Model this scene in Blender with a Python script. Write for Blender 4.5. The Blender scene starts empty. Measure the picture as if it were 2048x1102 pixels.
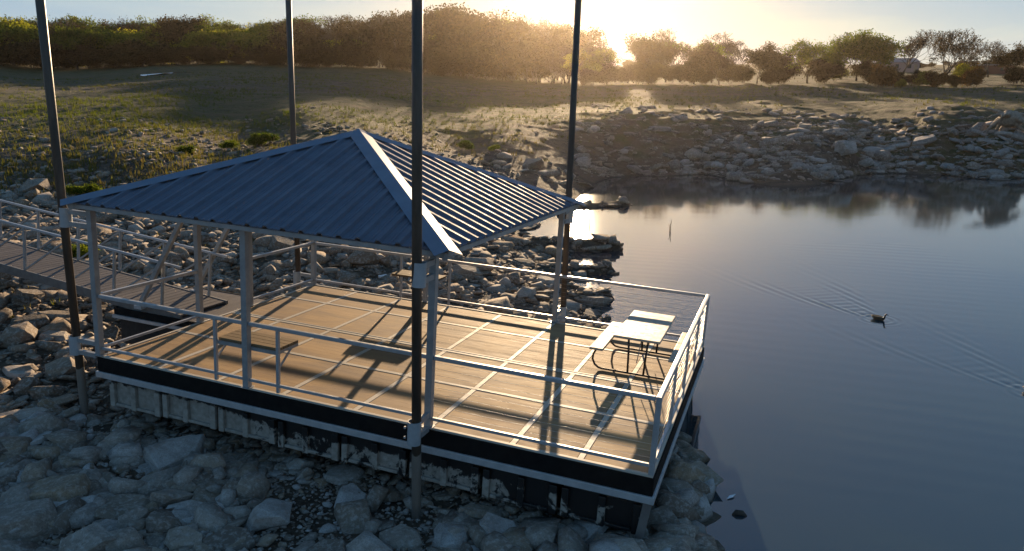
import bpy, bmesh, math, random
import numpy as np
from mathutils import Vector, Matrix, Quaternion
random.seed(7); RNG = np.random.default_rng(7)
SC = bpy.context.scene
COL = SC.collection
R = math.radians

# ------------------------------------------------------------------ camera numbers
CAM_H = 5.8; PITCH = R(13.4); F = 1468.8
def at(u, v, Y):
    """photo pixel (2048 wide) at forward distance Y -> world point"""
    a = (u - 1024) / F; b = (v - 551) / F
    dy = math.cos(PITCH) - b * math.sin(PITCH); dz = -math.sin(PITCH) - b * math.cos(PITCH)
    s = Y / dy
    return Vector((a * s, Y, CAM_H + dz * s))
def atz(u, v, z):
    a = (u - 1024) / F; b = (v - 551) / F
    dy = math.cos(PITCH) - b * math.sin(PITCH); dz = -math.sin(PITCH) - b * math.cos(PITCH)
    s = (z - CAM_H) / dz
    return Vector((a * s, dy * s, z))

# ------------------------------------------------------------------ object helpers
def tag(o, label=None, cat=None, group=None, kind=None):
    if label: o['label'] = label
    if cat: o['category'] = cat
    if group: o['group'] = group
    if kind: o['kind'] = kind
    return o
def empty(name, mat=None, loc=None, label=None, cat=None, group=None):
    o = bpy.data.objects.new(name, None); COL.objects.link(o)
    o.empty_display_size = 0.3
    if mat is not None: o.matrix_world = mat
    if loc is not None: o.location = loc
    return tag(o, label, cat, group)
class MB:
    def __init__(s): s.v = []; s.f = []; s.m = []
    def add(s, vs, fs, mi=0):
        b = len(s.v); s.v += [tuple(p) for p in vs]
        for f in fs: s.f.append(tuple(i + b for i in f)); s.m.append(mi)
    def box(s, x0, x1, y0, y1, z0, z1, mi=0):
        s.add([(x0,y0,z0),(x1,y0,z0),(x1,y1,z0),(x0,y1,z0),(x0,y0,z1),(x1,y0,z1),(x1,y1,z1),(x0,y1,z1)],
              [(3,2,1,0),(4,5,6,7),(0,1,5,4),(1,2,6,5),(2,3,7,6),(3,0,4,7)], mi)
    def bar(s, p, q, w, h, up=(0,0,1), mi=0):
        p = Vector(p); q = Vector(q); d = (q - p).normalized(); up = Vector(up)
        if abs(d.dot(up)) > .98: up = Vector((0,1,0))
        a = d.cross(up).normalized() * (w/2); b = a.cross(d).normalized() * (h/2)
        vs = [p-a-b, p+a-b, p+a+b, p-a+b, q-a-b, q+a-b, q+a+b, q-a+b]
        s.add(vs, [(3,2,1,0),(4,5,6,7),(0,1,5,4),(1,2,6,5),(2,3,7,6),(3,0,4,7)], mi)
    def tube(s, pts, rad, n=8, cap=True, mi=0):
        pts = [Vector(p) for p in pts]; k = len(pts)
        rads = rad if isinstance(rad, (list, tuple)) else [rad]*k
        rings = []; ref = None
        for i, p in enumerate(pts):
            d = (pts[min(i+1,k-1)] - pts[max(i-1,0)])
            if d.length < 1e-9: d = Vector((0,0,1))
            d.normalize()
            if ref is None or abs(d.dot(ref)) > .97:
                ref = Vector((0,0,1)) if abs(d.z) < .9 else Vector((1,0,0))
            a = d.cross(ref).normalized(); b = d.cross(a).normalized(); ref = -b if False else a.cross(d).normalized()
            rings.append([p + (a*math.cos(t) + b*math.sin(t))*rads[i] for t in [2*math.pi*j/n for j in range(n)]])
        vs = [v for r in rings for v in r]; fs = []
        for i in range(k-1):
            for j in range(n):
                fs.append((i*n+j, i*n+(j+1)%n, (i+1)*n+(j+1)%n, (i+1)*n+j))
        if cap:
            fs.append(tuple(range(n-1,-1,-1))); fs.append(tuple((k-1)*n+j for j in range(n)))
        s.add(vs, fs, mi)
    def build(s, name, mat, parent=None, smooth=False, bevel=0, mesh_only=False):
        me = bpy.data.meshes.new(name); me.from_pydata(s.v, [], s.f)
        for m in (mat if isinstance(mat, (list, tuple)) else [mat]): me.materials.append(m)
        if any(s.m): me.polygons.foreach_set('material_index', s.m)
        if smooth: me.polygons.foreach_set('use_smooth', [True]*len(me.polygons))
        bm = bmesh.new(); bm.from_mesh(me); bmesh.ops.recalc_face_normals(bm, faces=bm.faces); bm.to_mesh(me); bm.free()
        me.update()
        if mesh_only: return me
        o = bpy.data.objects.new(name, me); COL.objects.link(o)
        if parent is not None: o.parent = parent
        if bevel:
            md = o.modifiers.new('bevel', 'BEVEL'); md.width = bevel; md.segments = 2; md.limit_method = 'ANGLE'; md.angle_limit = R(40)
        return o
def mesh_np(name, V, Fq, mats, smooth=False, tone=None, mi=None):
    """V (n,3), Fq (m,3|4) arrays"""
    me = bpy.data.meshes.new(name); n = Fq.shape[1]
    me.vertices.add(len(V)); me.vertices.foreach_set('co', np.asarray(V, np.float32).ravel())
    me.loops.add(Fq.size); me.loops.foreach_set('vertex_index', Fq.astype(np.int32).ravel())
    me.polygons.add(len(Fq)); me.polygons.foreach_set('loop_start', np.arange(0, Fq.size, n, dtype=np.int32))
    if smooth: me.polygons.foreach_set('use_smooth', np.ones(len(Fq), bool))
    for m in mats: me.materials.append(m)
    if mi is not None: me.polygons.foreach_set('material_index', np.asarray(mi, np.int32))
    me.update(calc_edges=True); me.validate()
    if tone is not None:
        if tone.ndim == 1:
            a = me.attributes.new('tone', 'FLOAT', 'POINT'); a.data.foreach_set('value', tone.astype(np.float32))
        else:
            a = me.attributes.new('zone', 'FLOAT_VECTOR', 'POINT'); a.data.foreach_set('vector', tone.astype(np.float32).ravel())
    return me
def link(name, me, parent=None):
    o = bpy.data.objects.new(name, me); COL.objects.link(o)
    if parent is not None: o.parent = parent
    return o

# ------------------------------------------------------------------ numpy noise
_T = np.random.default_rng(3).random((256, 256))
def vnoise(x, y):
    xi = np.floor(x).astype(int); yi = np.floor(y).astype(int); fx = x - xi; fy = y - yi
    fx = fx*fx*(3-2*fx); fy = fy*fy*(3-2*fy)
    g = lambda a, b: _T[a & 255, b & 255]
    return (g(xi,yi)*(1-fx)+g(xi+1,yi)*fx)*(1-fy) + (g(xi,yi+1)*(1-fx)+g(xi+1,yi+1)*fx)*fy
def fbm(x, y, o=4):
    r = 0; a = .5; t = 0
    for i in range(o):
        r = r + a*vnoise(x*2**i+17.3*i, y*2**i+5.1*i); t += a; a *= .5
    return r/t - .5

# ------------------------------------------------------------------ materials
class NT:
    def __init__(s, name):
        s.m = bpy.data.materials.new(name); s.m.use_nodes = True; s.t = s.m.node_tree; s.t.nodes.clear()
        s.out = s.n('ShaderNodeOutputMaterial'); s.b = s.n('ShaderNodeBsdfPrincipled'); s.l(s.b.outputs[0], s.out.inputs[0])
    def n(s, t, **k):
        o = s.t.nodes.new(t)
        for a, b in k.items():
            if hasattr(o, a): setattr(o, a, b)
            else: o.inputs[a].default_value = b
        return o
    def l(s, a, b): s.t.links.new(a, b)
    def set(s, **k):
        for a, b in k.items(): s.b.inputs[a.replace('_', ' ')].default_value = b
        return s
    def coord(s, kind='Object', scale=(1,1,1)):
        c = s.n('ShaderNodeTexCoord'); mp = s.n('ShaderNodeMapping'); mp.inputs['Scale'].default_value = scale
        s.l(c.outputs[kind], mp.inputs[0]); return mp.outputs[0]
    def world(s, scale=(1,1,1)):
        c = s.n('ShaderNodeNewGeometry'); mp = s.n('ShaderNodeMapping'); mp.inputs['Scale'].default_value = scale
        s.l(c.outputs['Position'], mp.inputs[0]); return mp.outputs[0]
    def noise(s, vec, scale, detail=5, rough=.55, dist=0):
        o = s.n('ShaderNodeTexNoise'); o.inputs['Scale'].default_value = scale; o.inputs['Detail'].default_value = detail
        o.inputs['Roughness'].default_value = rough; o.inputs['Distortion'].default_value = dist
        s.l(vec, o.inputs['Vector']); return o.outputs['Fac']
    def ramp(s, fac, stops):
        r = s.n('ShaderNodeValToRGB'); e = r.color_ramp.elements
        while len(e) < len(stops): e.new(.5)
        for i, (p, c) in enumerate(stops):
            e[i].position = p; e[i].color = (c, c, c, 1) if isinstance(c, (int, float)) else (*c, 1)
        s.l(fac, r.inputs[0]); return r.outputs[0]
    def mix(s, fac, a, b, mode='MIX'):
        o = s.n('ShaderNodeMix', data_type='RGBA', blend_type=mode)
        if isinstance(fac, (int, float)): o.inputs[0].default_value = fac
        else: s.l(fac, o.inputs[0])
        for i, x in ((6, a), (7, b)):
            if isinstance(x, tuple): o.inputs[i].default_value = (*x, 1)
            else: s.l(x, o.inputs[i])
        return o.outputs[2]
    def math(s, op, a, b=0.0, c=0.0):
        o = s.n('ShaderNodeMath', operation=op)
        for i, x in enumerate((a, b, c)):
            if isinstance(x, (int, float)): o.inputs[i].default_value = x
            else: s.l(x, o.inputs[i])
        return o.outputs[0]
    def bump(s, h, strength=.5, dist=.02):
        o = s.n('ShaderNodeBump'); o.inputs['Strength'].default_value = strength; o.inputs['Distance'].default_value = dist
        s.l(h, o.inputs['Height']); s.l(o.outputs[0], s.b.inputs['Normal']); return o.outputs[0]
    def attr(s, name, out='Fac'):
        o = s.n('ShaderNodeAttribute'); o.attribute_name = name; return o.outputs[out]
    def col(s, x): s.l(x, s.b.inputs['Base Color'])
    def rough(s, x): s.l(x, s.b.inputs['Roughness'])

def metal_paint(name, a, b, rough=.45, metallic=0., scale=6):
    k = NT(name); c = k.coord('Object'); n = k.noise(c, scale, 6, .65)
    k.col(k.ramp(n, [(.3, a), (.7, b)])); k.set(Metallic=metallic)
    k.rough(k.ramp(k.noise(c, 14, 3), [(.3, rough-.08), (.7, rough+.12)]))
    k.bump(k.noise(c, 40, 3), .12, .004); return k.m
M = {}
M['steel'] = metal_paint('galvanised_grey_steel', (.25,.26,.27), (.36,.37,.38), .42, .25)
M['rail'] = metal_paint('galvanised_rail', (.32,.33,.35), (.45,.46,.48), .40, .3)
M['cable'] = metal_paint('steel_cable', (.4,.4,.4), (.5,.5,.5), .35, .8)
M['sleeve'] = metal_paint('grey_sleeve', (.32,.35,.38), (.42,.44,.47), .45, .2)
M['black_tube'] = metal_paint('black_powder_coat', (.012,.01,.01), (.03,.025,.022), .4)
M['fascia'] = metal_paint('dark_fascia', (.006,.006,.007), (.016,.015,.014), .7)
M['fascia'].node_tree.nodes['Principled BSDF'].inputs['Specular IOR Level'].default_value = .1
M['channel'] = metal_paint('galvanised_channel', (.38,.40,.42), (.55,.55,.56), .4, .35)
M['under'] = metal_paint('dark_underframe', (.012,.011,.01), (.03,.027,.024), .8)
M['plastic'] = metal_paint('cream_table_plastic', (.34,.30,.235), (.42,.375,.305), .6, 0, 3)

def wood(name, cols, rough=(.60,.80), axis=0, spec=.07):
    k = NT(name); sc = [5.,5.,5.]; sc[axis] = .35
    v = k.coord('Object', tuple(sc)); g = k.noise(v, 6, 8, .65, .6)
    big = k.noise(k.coord('Object', (.6,1.3,1)), 1.3, 6, .65, .6)
    rnd = k.attr('tone')
    base = k.ramp(g, [(.25, cols[0]), (.5, cols[1]), (.75, cols[2])])
    base = k.mix(k.ramp(big, [(.40, 0.), (.60, .8)]), base, cols[3])
    hs = k.n('ShaderNodeHueSaturation'); k.l(base, hs.inputs['Color']); k.l(k.math('ADD', k.math('MULTIPLY', rnd, .2), .9), hs.inputs['Value'])
    k.col(hs.outputs[0]); k.rough(k.ramp(g, [(.3, rough[0]), (.7, rough[1])])); k.bump(g, .15, .004)
    k.set(Specular_IOR_Level=spec); return k.m
M['deck'] = wood('weathered_deck_boards', [(.29,.185,.092), (.37,.245,.128), (.45,.315,.18), (.23,.165,.115)])
M['strip'] = wood('pale_seam_strip', [(.42,.38,.32), (.50,.46,.40), (.57,.53,.47), (.46,.42,.36)], (.5,.65))
M['slat'] = wood('brown_counter_slats', [(.13,.09,.05), (.2,.14,.08), (.27,.2,.12), (.16,.115,.07)])
M['gang'] = wood('grey_gangway_planks', [(.085,.075,.075), (.12,.108,.105), (.16,.145,.14), (.11,.10,.10)], (.55,.75), 1)

def spud():
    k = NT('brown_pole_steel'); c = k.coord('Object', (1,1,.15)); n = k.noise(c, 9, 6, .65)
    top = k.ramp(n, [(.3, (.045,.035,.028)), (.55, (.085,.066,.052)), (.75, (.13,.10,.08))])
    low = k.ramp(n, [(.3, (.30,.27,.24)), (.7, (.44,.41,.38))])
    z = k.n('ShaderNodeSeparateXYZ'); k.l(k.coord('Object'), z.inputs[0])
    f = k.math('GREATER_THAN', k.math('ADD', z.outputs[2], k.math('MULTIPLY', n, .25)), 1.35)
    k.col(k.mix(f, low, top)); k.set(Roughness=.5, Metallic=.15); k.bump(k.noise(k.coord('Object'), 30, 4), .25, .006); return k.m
M['spud'] = spud()

def roofmat():
    k = NT('blue_grey_roof_metal'); c = k.coord('Object'); n = k.noise(c, 2.2, 6, .6)
    k.col(k.ramp(n, [(.3, (.105,.12,.16)), (.7, (.14,.158,.205))])); k.set(Metallic=.05, Specular_IOR_Level=.12)
    k.rough(k.ramp(k.noise(c, 7, 4), [(.3,.55), (.7,.70)])); return k.m
M['roof'] = roofmat()
def capmat():
    k = NT('hip_cap_metal'); c = k.coord('Object'); n = k.noise(c, 3, 5, .6)
    k.col(k.ramp(n, [(.3, (.13,.17,.235)), (.7, (.17,.21,.28))])); k.set(Metallic=.1, Roughness=.6, Specular_IOR_Level=.18); return k.m
M['cap'] = capmat()

def floatmat():
    k = NT('muddy_black_float'); c = k.coord('Object'); n = k.noise(c, 3.4, 9, .72, .5); s_ = k.n('ShaderNodeSeparateXYZ'); k.l(c, s_.inputs[0])
    def mr(src, a, b, lo, hi):
        o = k.n('ShaderNodeMapRange'); k.l(src, o.inputs[0])
        for i, x in zip((1,2,3,4), (a,b,lo,hi)): o.inputs[i].default_value = x
        return o.outputs[0]
    m = k.math('ADD', n, mr(s_.outputs[2], -.62, -.47, 0., -.30))
    m = k.math('ADD', m, mr(s_.outputs[0], 2.3, 3.1, .30, .015)); m = k.math('ADD', m, mr(s_.outputs[0], 6.6, 8.4, 0., -.10))
    m = k.math('ADD', m, mr(k.attr('tone'), 0, 1, 0., .045))
    mud = k.ramp(m, [(.50, 0.), (.54, 1.)])
    k.col(k.mix(mud, (.010,.010,.011), k.ramp(k.noise(c, 12, 5), [(.3, (.22,.195,.165)), (.7, (.37,.335,.295))])))
    k.rough(k.ramp(mud, [(0., .45), (1., .9)])); k.bump(mud, .3, .01); return k.m
M['float'] = floatmat()

def rockmat(name, use_attr, pal, far=1.):
    k = NT(name)
    r = k.attr('tone') if use_attr else k.n('ShaderNodeObjectInfo').outputs['Random']
    pos = k.n('ShaderNodeVectorMath', operation='ADD'); k.l(k.world(), pos.inputs[0])
    off = k.n('ShaderNodeCombineXYZ'); k.l(k.math('MULTIPLY', r, 91.7), off.inputs[0]); k.l(k.math('MULTIPLY', r, 37.3), off.inputs[1]); k.l(k.math('MULTIPLY', r, 53.9), off.inputs[2]); k.l(off.outputs[0], pos.inputs[1])
    def nz(scale, d, rough, dist=0, sc=(1,1,1)):
        mp = k.n('ShaderNodeMapping'); mp.inputs['Scale'].default_value = sc; k.l(pos.outputs[0], mp.inputs[0]); return k.noise(mp.outputs[0], scale, d, rough, dist)
    n = nz(2.4/far, 8, .62, .3); f = nz(15/far, 6, .65); g = nz(55/far, 4, .7); st = nz(1.3/far, 4, .6, .2, (.6,.6,9))
    base = k.ramp(r, pal)
    base = k.mix(k.ramp(n, [(.42, 0.), (.62, .55)]), base, (.14,.11,.085))
    base = k.mix(k.ramp(st, [(.50, 0.), (.58, .35)]), base, (.16,.13,.105))
    base = k.mix(k.ramp(f, [(.48, 0.), (.64, .5)]), base, (.48,.45,.42))
    base = k.mix(k.ramp(g, [(.38, .4), (.50, 0.)]), base, (.10,.08,.065))
    sp_ = k.n('ShaderNodeSeparateXYZ'); k.l(k.world(), sp_.inputs[0]); wt = k.n('ShaderNodeMapRange'); k.l(k.math('ADD', sp_.outputs[2], k.math('MULTIPLY', n, .12)), wt.inputs[0])
    for i, x in zip((1,2,3,4), (.08,.20,.8,0.)): wt.inputs[i].default_value = x
    base = k.mix(wt.outputs[0], base, (.045,.036,.024))
    k.col(base); k.set(Roughness=.9, Specular_IOR_Level=.25)
    h = k.math('ADD', k.math('MULTIPLY', n, .6), k.math('ADD', k.math('MULTIPLY', f, .35), k.math('MULTIPLY', g, .08))); k.bump(h, .8, .06*far); return k.m
PAL = [(0., (.14,.11,.09)), (.2, (.24,.195,.15)), (.45, (.34,.295,.255)), (.62, (.30,.225,.15)), (.8, (.40,.365,.34)), (1., (.52,.49,.47))]
PALF = [(0., (.17,.135,.11)), (.3, (.27,.225,.195)), (.55, (.35,.30,.27)), (.75, (.29,.22,.16)), (1., (.47,.43,.40))]
PALB = [(0., (.10,.072,.048)), (.25, (.19,.14,.095)), (.5, (.27,.215,.165)), (.7, (.25,.165,.09)), (.85, (.31,.26,.21)), (1., (.42,.37,.32))]
M['rock_brown'] = rockmat('brown_shore_rock', False, PALB); M['rubble_brown'] = rockmat('brown_shore_rubble', True, PALB)
M['rock'] = rockmat('limestone_rock', False, PAL); M['rubble'] = rockmat('limestone_rubble', True, PAL)
M['rock_far'] = rockmat('pale_ledge_limestone', False, PALF, 2.); M['rubble_far'] = rockmat('pale_ledge_rubble', True, PALF, 2.)

def groundmat():
    k = NT('bare_shore_ground'); w = k.world()
    sep = k.n('ShaderNodeSeparateXYZ'); k.l(k.attr('zone', 'Vector'), sep.inputs[0])
    veg, stone, wet = sep.outputs
    n1 = k.noise(w, .35, 8, .65, .5); n2 = k.noise(w, 2.4, 9, .7, .3); n3 = k.noise(w, 14, 6, .7)
    dirt = k.ramp(n2, [(.3, (.035,.026,.018)), (.5, (.075,.055,.038)), (.7, (.13,.10,.072))])
    dirt = k.mix(k.ramp(n3, [(.5, 0.), (.75, .6)]), dirt, (.24,.21,.18))
    grass = k.ramp(n2, [(.3, (.035,.038,.012)), (.5, (.062,.064,.018)), (.7, (.10,.092,.03))])
    n4 = k.noise(k.world((.55,1.5,1)), .55, 7, .7, .8)
    dirt = k.mix(k.ramp(n4, [(.46, 0.), (.60, .7)]), dirt, (.14,.10,.068)); dirt = k.mix(k.ramp(n4, [(.34, .8), (.44, 0.)]), dirt, (.028,.021,.015))
    grass = k.mix(k.ramp(n4, [(.48, 0.), (.60, .7)]), grass, (.115,.082,.042)); grass = k.mix(k.ramp(n4, [(.34, .8), (.44, 0.)]), grass, (.025,.026,.011))
    vm = k.ramp(k.math('ADD', veg, k.math('MULTIPLY', k.math('SUBTRACT', n1, .5), 1.6)), [(.38, 0.), (.62, 1.)])
    base = k.mix(vm, dirt, grass)
    st = k.ramp(n2, [(.35, (.07,.06,.05)), (.55, (.16,.14,.12)), (.7, (.30,.27,.24))])
    sm = k.ramp(k.math('ADD', stone, k.math('MULTIPLY', k.math('SUBTRACT', n2, .5), 1.4)), [(.45, 0.), (.65, 1.)])
    base = k.mix(sm, base, st)
    base = k.mix(wet, base, (.035,.028,.02))
    k.col(base); k.set(Roughness=.92, Specular_IOR_Level=.25)
    k.bump(k.math('ADD', n2, k.math('MULTIPLY', n3, .5)), .9, .20); return k.m
M['ground'] = groundmat()

def watermat():
    k = NT('lake_water')
    k.set(Base_Color=(.024,.040,.050,1), Roughness=.05, IOR=1.5, Specular_IOR_Level=1.0)
    w = k.world((1,1.6,1)); n = k.noise(w, 2.6, 5, .55, .2); m = k.noise(k.world((.6,1,1)), .5, 3, .5)
    big = k.noise(k.world((1,1,1)), .12, 3, .5)
    h = k.math('ADD', k.math('MULTIPLY', n, k.math('ADD', k.math('MULTIPLY', big, .9), .1)), k.math('MULTIPLY', m, 1.2))
    k.bump(h, .22, .012); return k.m
M['water'] = watermat()

def leafmat(name, cols, trans=.5):
    k = NT(name); k.t.nodes.remove(k.b)
    rnd = k.attr('tone'); ob = k.n('ShaderNodeObjectInfo').outputs['Random']
    c = k.ramp(k.math('ADD', k.math('MULTIPLY', rnd, .7), k.math('MULTIPLY', ob, .3)), [(0., cols[0]), (.5, cols[1]), (1., cols[2])])
    d = k.n('ShaderNodeBsdfDiffuse'); t = k.n('ShaderNodeBsdfTranslucent'); x = k.n('ShaderNodeMixShader')
    k.l(c, d.inputs[0]); k.l(k.mix(1., c, (1.5,1.45,.7), 'MULTIPLY'), t.inputs[0]); x.inputs[0].default_value = trans
    k.l(d.outputs[0], x.inputs[1]); k.l(t.outputs[0], x.inputs[2]); k.l(x.outputs[0], k.out.inputs[0]); return k.m
M['leaf_green'] = leafmat('spring_green_leaves', [(.022,.035,.008), (.075,.105,.016), (.19,.21,.03)])
M['leaf_olive'] = leafmat('olive_brown_leaves', [(.02,.017,.010), (.045,.036,.018), (.085,.066,.028)], .3)
M['leaf_yellow'] = leafmat('yellow_green_leaves', [(.04,.05,.010), (.14,.16,.022), (.30,.28,.04)])
M['leaf_rust'] = leafmat('rusty_brush_leaves', [(.05,.03,.015), (.09,.05,.022), (.13,.08,.03)])
M['grass'] = leafmat('dry_grass_blades', [(.14,.10,.055), (.10,.10,.03), (.07,.10,.02)], .45)
k = NT('dark_bark'); n = k.noise(k.coord('Object', (1,1,.3)), 6, 6, .65); k.col(k.ramp(n, [(.3,(.03,.023,.017)), (.7,(.085,.067,.052))])); k.set(Roughness=.9); M['bark'] = k.m
k = NT('pale_dead_wood'); n = k.noise(k.coord('Object', (1,1,1)), 5, 7, .65); k.col(k.ramp(n, [(.3,(.16,.12,.085)), (.7,(.38,.31,.24))])); k.set(Roughness=.85); M['deadwood'] = k.m
def plain(name, c, rough=.8, metallic=0.):
    k = NT(name); n = k.noise(k.coord('Object'), 8, 5, .6)
    k.col(k.ramp(n, [(.3, tuple(x*.8 for x in c)), (.7, tuple(min(1,x*1.2) for x in c))])); k.set(Roughness=rough, Metallic=metallic); return k.m
M['feather_brown'] = plain('brown_feathers', (.10,.062,.03)); M['feather_buff'] = plain('buff_feathers', (.42,.34,.24))
M['feather_black'] = plain('black_feathers', (.008,.008,.009), .5)
M['house_wall'] = plain('pinkish_house_wall', (.26,.20,.205)); M['house_roof'] = plain('grey_house_roof', (.22,.21,.22)); M['red_wall'] = plain('dark_red_wall', (.13,.045,.035))
M['glass'] = plain('dark_window_glass', (.02,.025,.03), .15); M['white'] = plain('white_litter', (.75,.75,.78), .6)

# ------------------------------------------------------------------ dock frame (deck plane is tilted: the dock is aground)
AX = Matrix(((.9365,.3459,.0583),(-.3472,.9377,.0134),(-.0501,-.0328,.9982)))
A0 = Vector((-6.949, 11.713, CAM_H-4.180))
DM = Matrix.Translation(A0) @ AX.to_4x4()
L, W = 9.33, 6.10
def deckpt(x, y, z=0): return DM @ Vector((x, y, z))
DI = DM.inverted()

# ------------------------------------------------------------------ terrain
ctrl = []
def cz(u, v, z): ctrl.append(tuple(atz(u, v, z)))
def cy(u, v, Y): ctrl.append(tuple(at(u, v, Y)))
for u, v, z in [(0,1102,.30),(0,950,.42),(0,820,.52),(0,720,.72),(0,620,1.05),(0,530,1.45),(0,440,1.75),(0,380,2.2),(0,300,3.4),
                (250,1102,.28),(300,950,.32),(600,1102,.22),(640,980,.2),(950,1102,.14),(1100,1060,.12),(840,1040,.13),(160,830,.42),(1290,1085,.10),
                (250,460,1.5),(250,380,2.1),(250,300,3.4),(60,600,1.1),(520,560,.85),(520,500,1.2),(500,430,1.6),(500,330,2.6),(500,260,3.7),
                (750,560,.75),(750,510,1.0),(720,300,3.0),(900,570,.55),(950,520,.55),(1000,600,.45),(1080,600,.3),(900,480,.8),
                (950,420,.8),(950,350,1.4),(950,300,2.2),(1100,350,.9),(1050,400,.45),(1120,390,.25),(1150,300,1.9),(1250,320,1.0),
                (1350,320,1.0),(1400,300,1.7),(1400,250,3.6),(1700,300,1.6),(1700,255,3.6),(1900,300,1.6),(1900,245,3.9),(2048,300,1.6),(2048,245,4.0)]:
    cz(u, v, z)
for u, v, Y in [(0,230,54),(0,190,71),(0,160,104),(0,130,165),(300,230,54),(300,190,72),(300,160,105),(300,133,165),(600,225,57),(600,190,74),(600,160,108),(600,135,165),
            (1000,280,57),(1000,230,74),(1000,195,112),(1000,165,160),(1250,250,66),(1250,215,84),(1250,190,116),(1250,168,160),
                (1400,215,86),(1400,190,116),(1400,168,160),(1700,215,88),(1700,190,116),(1700,165,158),(1950,210,88),(1950,188,112),(2100,205,92),
                (1600,155,190),(1830,150,195),(1990,150,225),(2100,150,215)]:
    cy(u, v, Y)
shore = [(2048,352),(1700,350),(1400,347),(1240,352),(1175,378),(1140,412),(1040,465),(1110,500),(1130,535),(1150,575),(1185,620),(1200,640),(1330,860),(1372,915),(1395,970),(1380,1050),(1395,1102)]
for u, v in shore: cz(u, v, 0.0)
for u, v, z in [(2048,400,-.9),(1700,400,-.9),(1400,400,-.9),(1300,450,-.7),(1300,520,-.5),(1350,600,-.6),(1500,700,-1.0),(1500,900,-.7),(1600,1050,-.9),(2048,600,-1.6),(2048,900,-1.5),(1230,540,-.25),(1260,640,-.3),(1450,1000,-.35),(1470,1090,-.35)]:
    cz(u, v, z)
for az, lst in [(-60,[(6,.4),(20,1.2),(60,4.5),(120,12),(300,18)]), (-100,[(6,.4),(20,1.2),(60,4),(120,9),(300,16)]), (-145,[(6,.3),(20,.6),(60,1.5),(120,6),(300,15)]),
                (180,[(6,.1),(20,-.6),(60,-1.2),(120,3),(300,14)]), (140,[(6,-.3),(20,-1.5),(60,-2),(120,-1),(300,12)]), (100,[(6,-.5),(20,-1.8),(60,-2),(120,-1.5),(300,10)]), (62,[(6,-.5),(20,-1.6),(60,-1.5),(90,2),(140,8),(300,14)]),
                (-35,[(235,20),(330,25),(900,45)]), (-15,[(235,19.5),(330,25),(900,45)]), (5,[(260,14.5),(330,19.5),(900,42)]), (25,[(280,16.5),(360,20.5),(900,42)]), (40,[(280,16.5),(360,20.5),(900,42)])]:
    for d, z in lst: ctrl.append((d*math.sin(R(az)), d*math.cos(R(az)), z))
for az in range(-165, 181, 30): ctrl.append((2500*math.sin(R(az)), 2500*math.cos(R(az)), 90 if abs(az) < 50 else 24))
ctrl.append((0, 1.0, .25)); ctrl.append((-2, 5, .25)); ctrl.append((2.5, 5, .05)); ctrl.append((5,5,-.5))
ctrl = np.array(ctrl)
def lp(x, y):
    d = np.hypot(x, y) + 1e-6; l = np.log1p(d/3.0); return x/d*l, y/d*l
CX, CY = lp(ctrl[:,0], ctrl[:,1])
def _phi(r2): return np.where(r2 > 1e-12, r2*np.log(np.maximum(r2, 1e-12))*.5, 0)
NC = len(ctrl); n = NC; Kk = _phi((CX[:,None]-CX)**2 + (CY[:,None]-CY)**2) + np.eye(n)*2e-3
Pm = np.column_stack([np.ones(n), CX, CY]); Am = np.block([[Kk, Pm], [Pm.T, np.zeros((3,3))]])
CW = np.linalg.solve(Am, np.concatenate([ctrl[:,2], np.zeros(3)]))
ridges = [((1.5,40.2),(6.5,41.7),.8,.26), ((-.5,28.8),(4.1,29.0),.75,.42), ((.6,24.6),(3.3,24.9),.7,.32), ((1.0,21.0),(2.8,21.3),.6,.3), ((1.0,50),(5.0,50.5),1.2,.3)]
def height(x, y, detail=True):
    x = np.asarray(x, float); y = np.asarray(y, float); sh = x.shape; x = x.ravel(); y = y.ravel()
    a, b = lp(x, y); z = np.empty(len(x))
    for i in range(0, len(x), 20000):
        s = slice(i, i+20000)
        z[s] = _phi((a[s,None]-CX)**2 + (b[s,None]-CY)**2) @ CW[:NC] + CW[NC] + a[s]*CW[NC+1] + b[s]*CW[NC+2]
    d = np.hypot(x, y)
    for p, q, w, h in ridges:
        p = np.array(p); q = np.array(q); e = q-p
        t = np.clip(((x-p[0])*e[0]+(y-p[1])*e[1])/(e@e), 0, 1)
        dd = np.hypot(x-p[0]-t*e[0], y-p[1]-t*e[1]) * (1 + .5*fbm(x*1.3, y*1.3, 3))
        z = np.maximum(z, (h+.3)*np.exp(-(dd/(w*(1.15-.55*t)))**2) - .3)
    base = z.copy()
    if detail:
        amp = np.clip(.05 + d*.0022, .05, .26) * np.clip((z+.15)/.4, .15, 1)
        z = z + amp*2.2*fbm(x*.22, y*.22, 5) + np.clip(d/120, .02, .10)*1.6*fbm(x*1.5, y*1.5, 3)*np.clip((z+.1)/.3,0,1)
        # limestone ledges on the far bank
        led = np.clip((x-4)/6, 0, 1)*np.clip((y-56)/4, 0, 1)*np.clip((84-y)/10, 0, 1)*np.clip((z-.1)/.3, 0, 1)
        zz = (z + .8*fbm(x*.12, y*.2, 3))/.6; fr = zz - np.floor(zz)
        st = (np.floor(zz) + np.clip((fr-.62)/.38, 0, 1)**.7)*.6 - .8*fbm(x*.12, y*.2, 3)
        z = z*(1-.85*led) + st*.85*led
        z = np.where(base > .12, np.maximum(z, .05), z)
        z = np.where(base < -.25, np.minimum(z, -.15), z)
    return z.reshape(sh)
az = np.concatenate([np.linspace(-180, -44, 50)[:-1], np.linspace(-44, 44, 520), np.linspace(44, 180, 50)[1:-1]])*math.pi/180
rd = np.concatenate([[.6], np.exp(np.linspace(math.log(2.0), math.log(240), 580)), np.exp(np.linspace(math.log(250), math.log(3500), 40))])
AZ, RD = np.meshgrid(az, rd, indexing='ij'); TX = RD*np.sin(AZ); TY = RD*np.cos(AZ); TZ = height(TX, TY)
na, nr = AZ.shape
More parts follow.
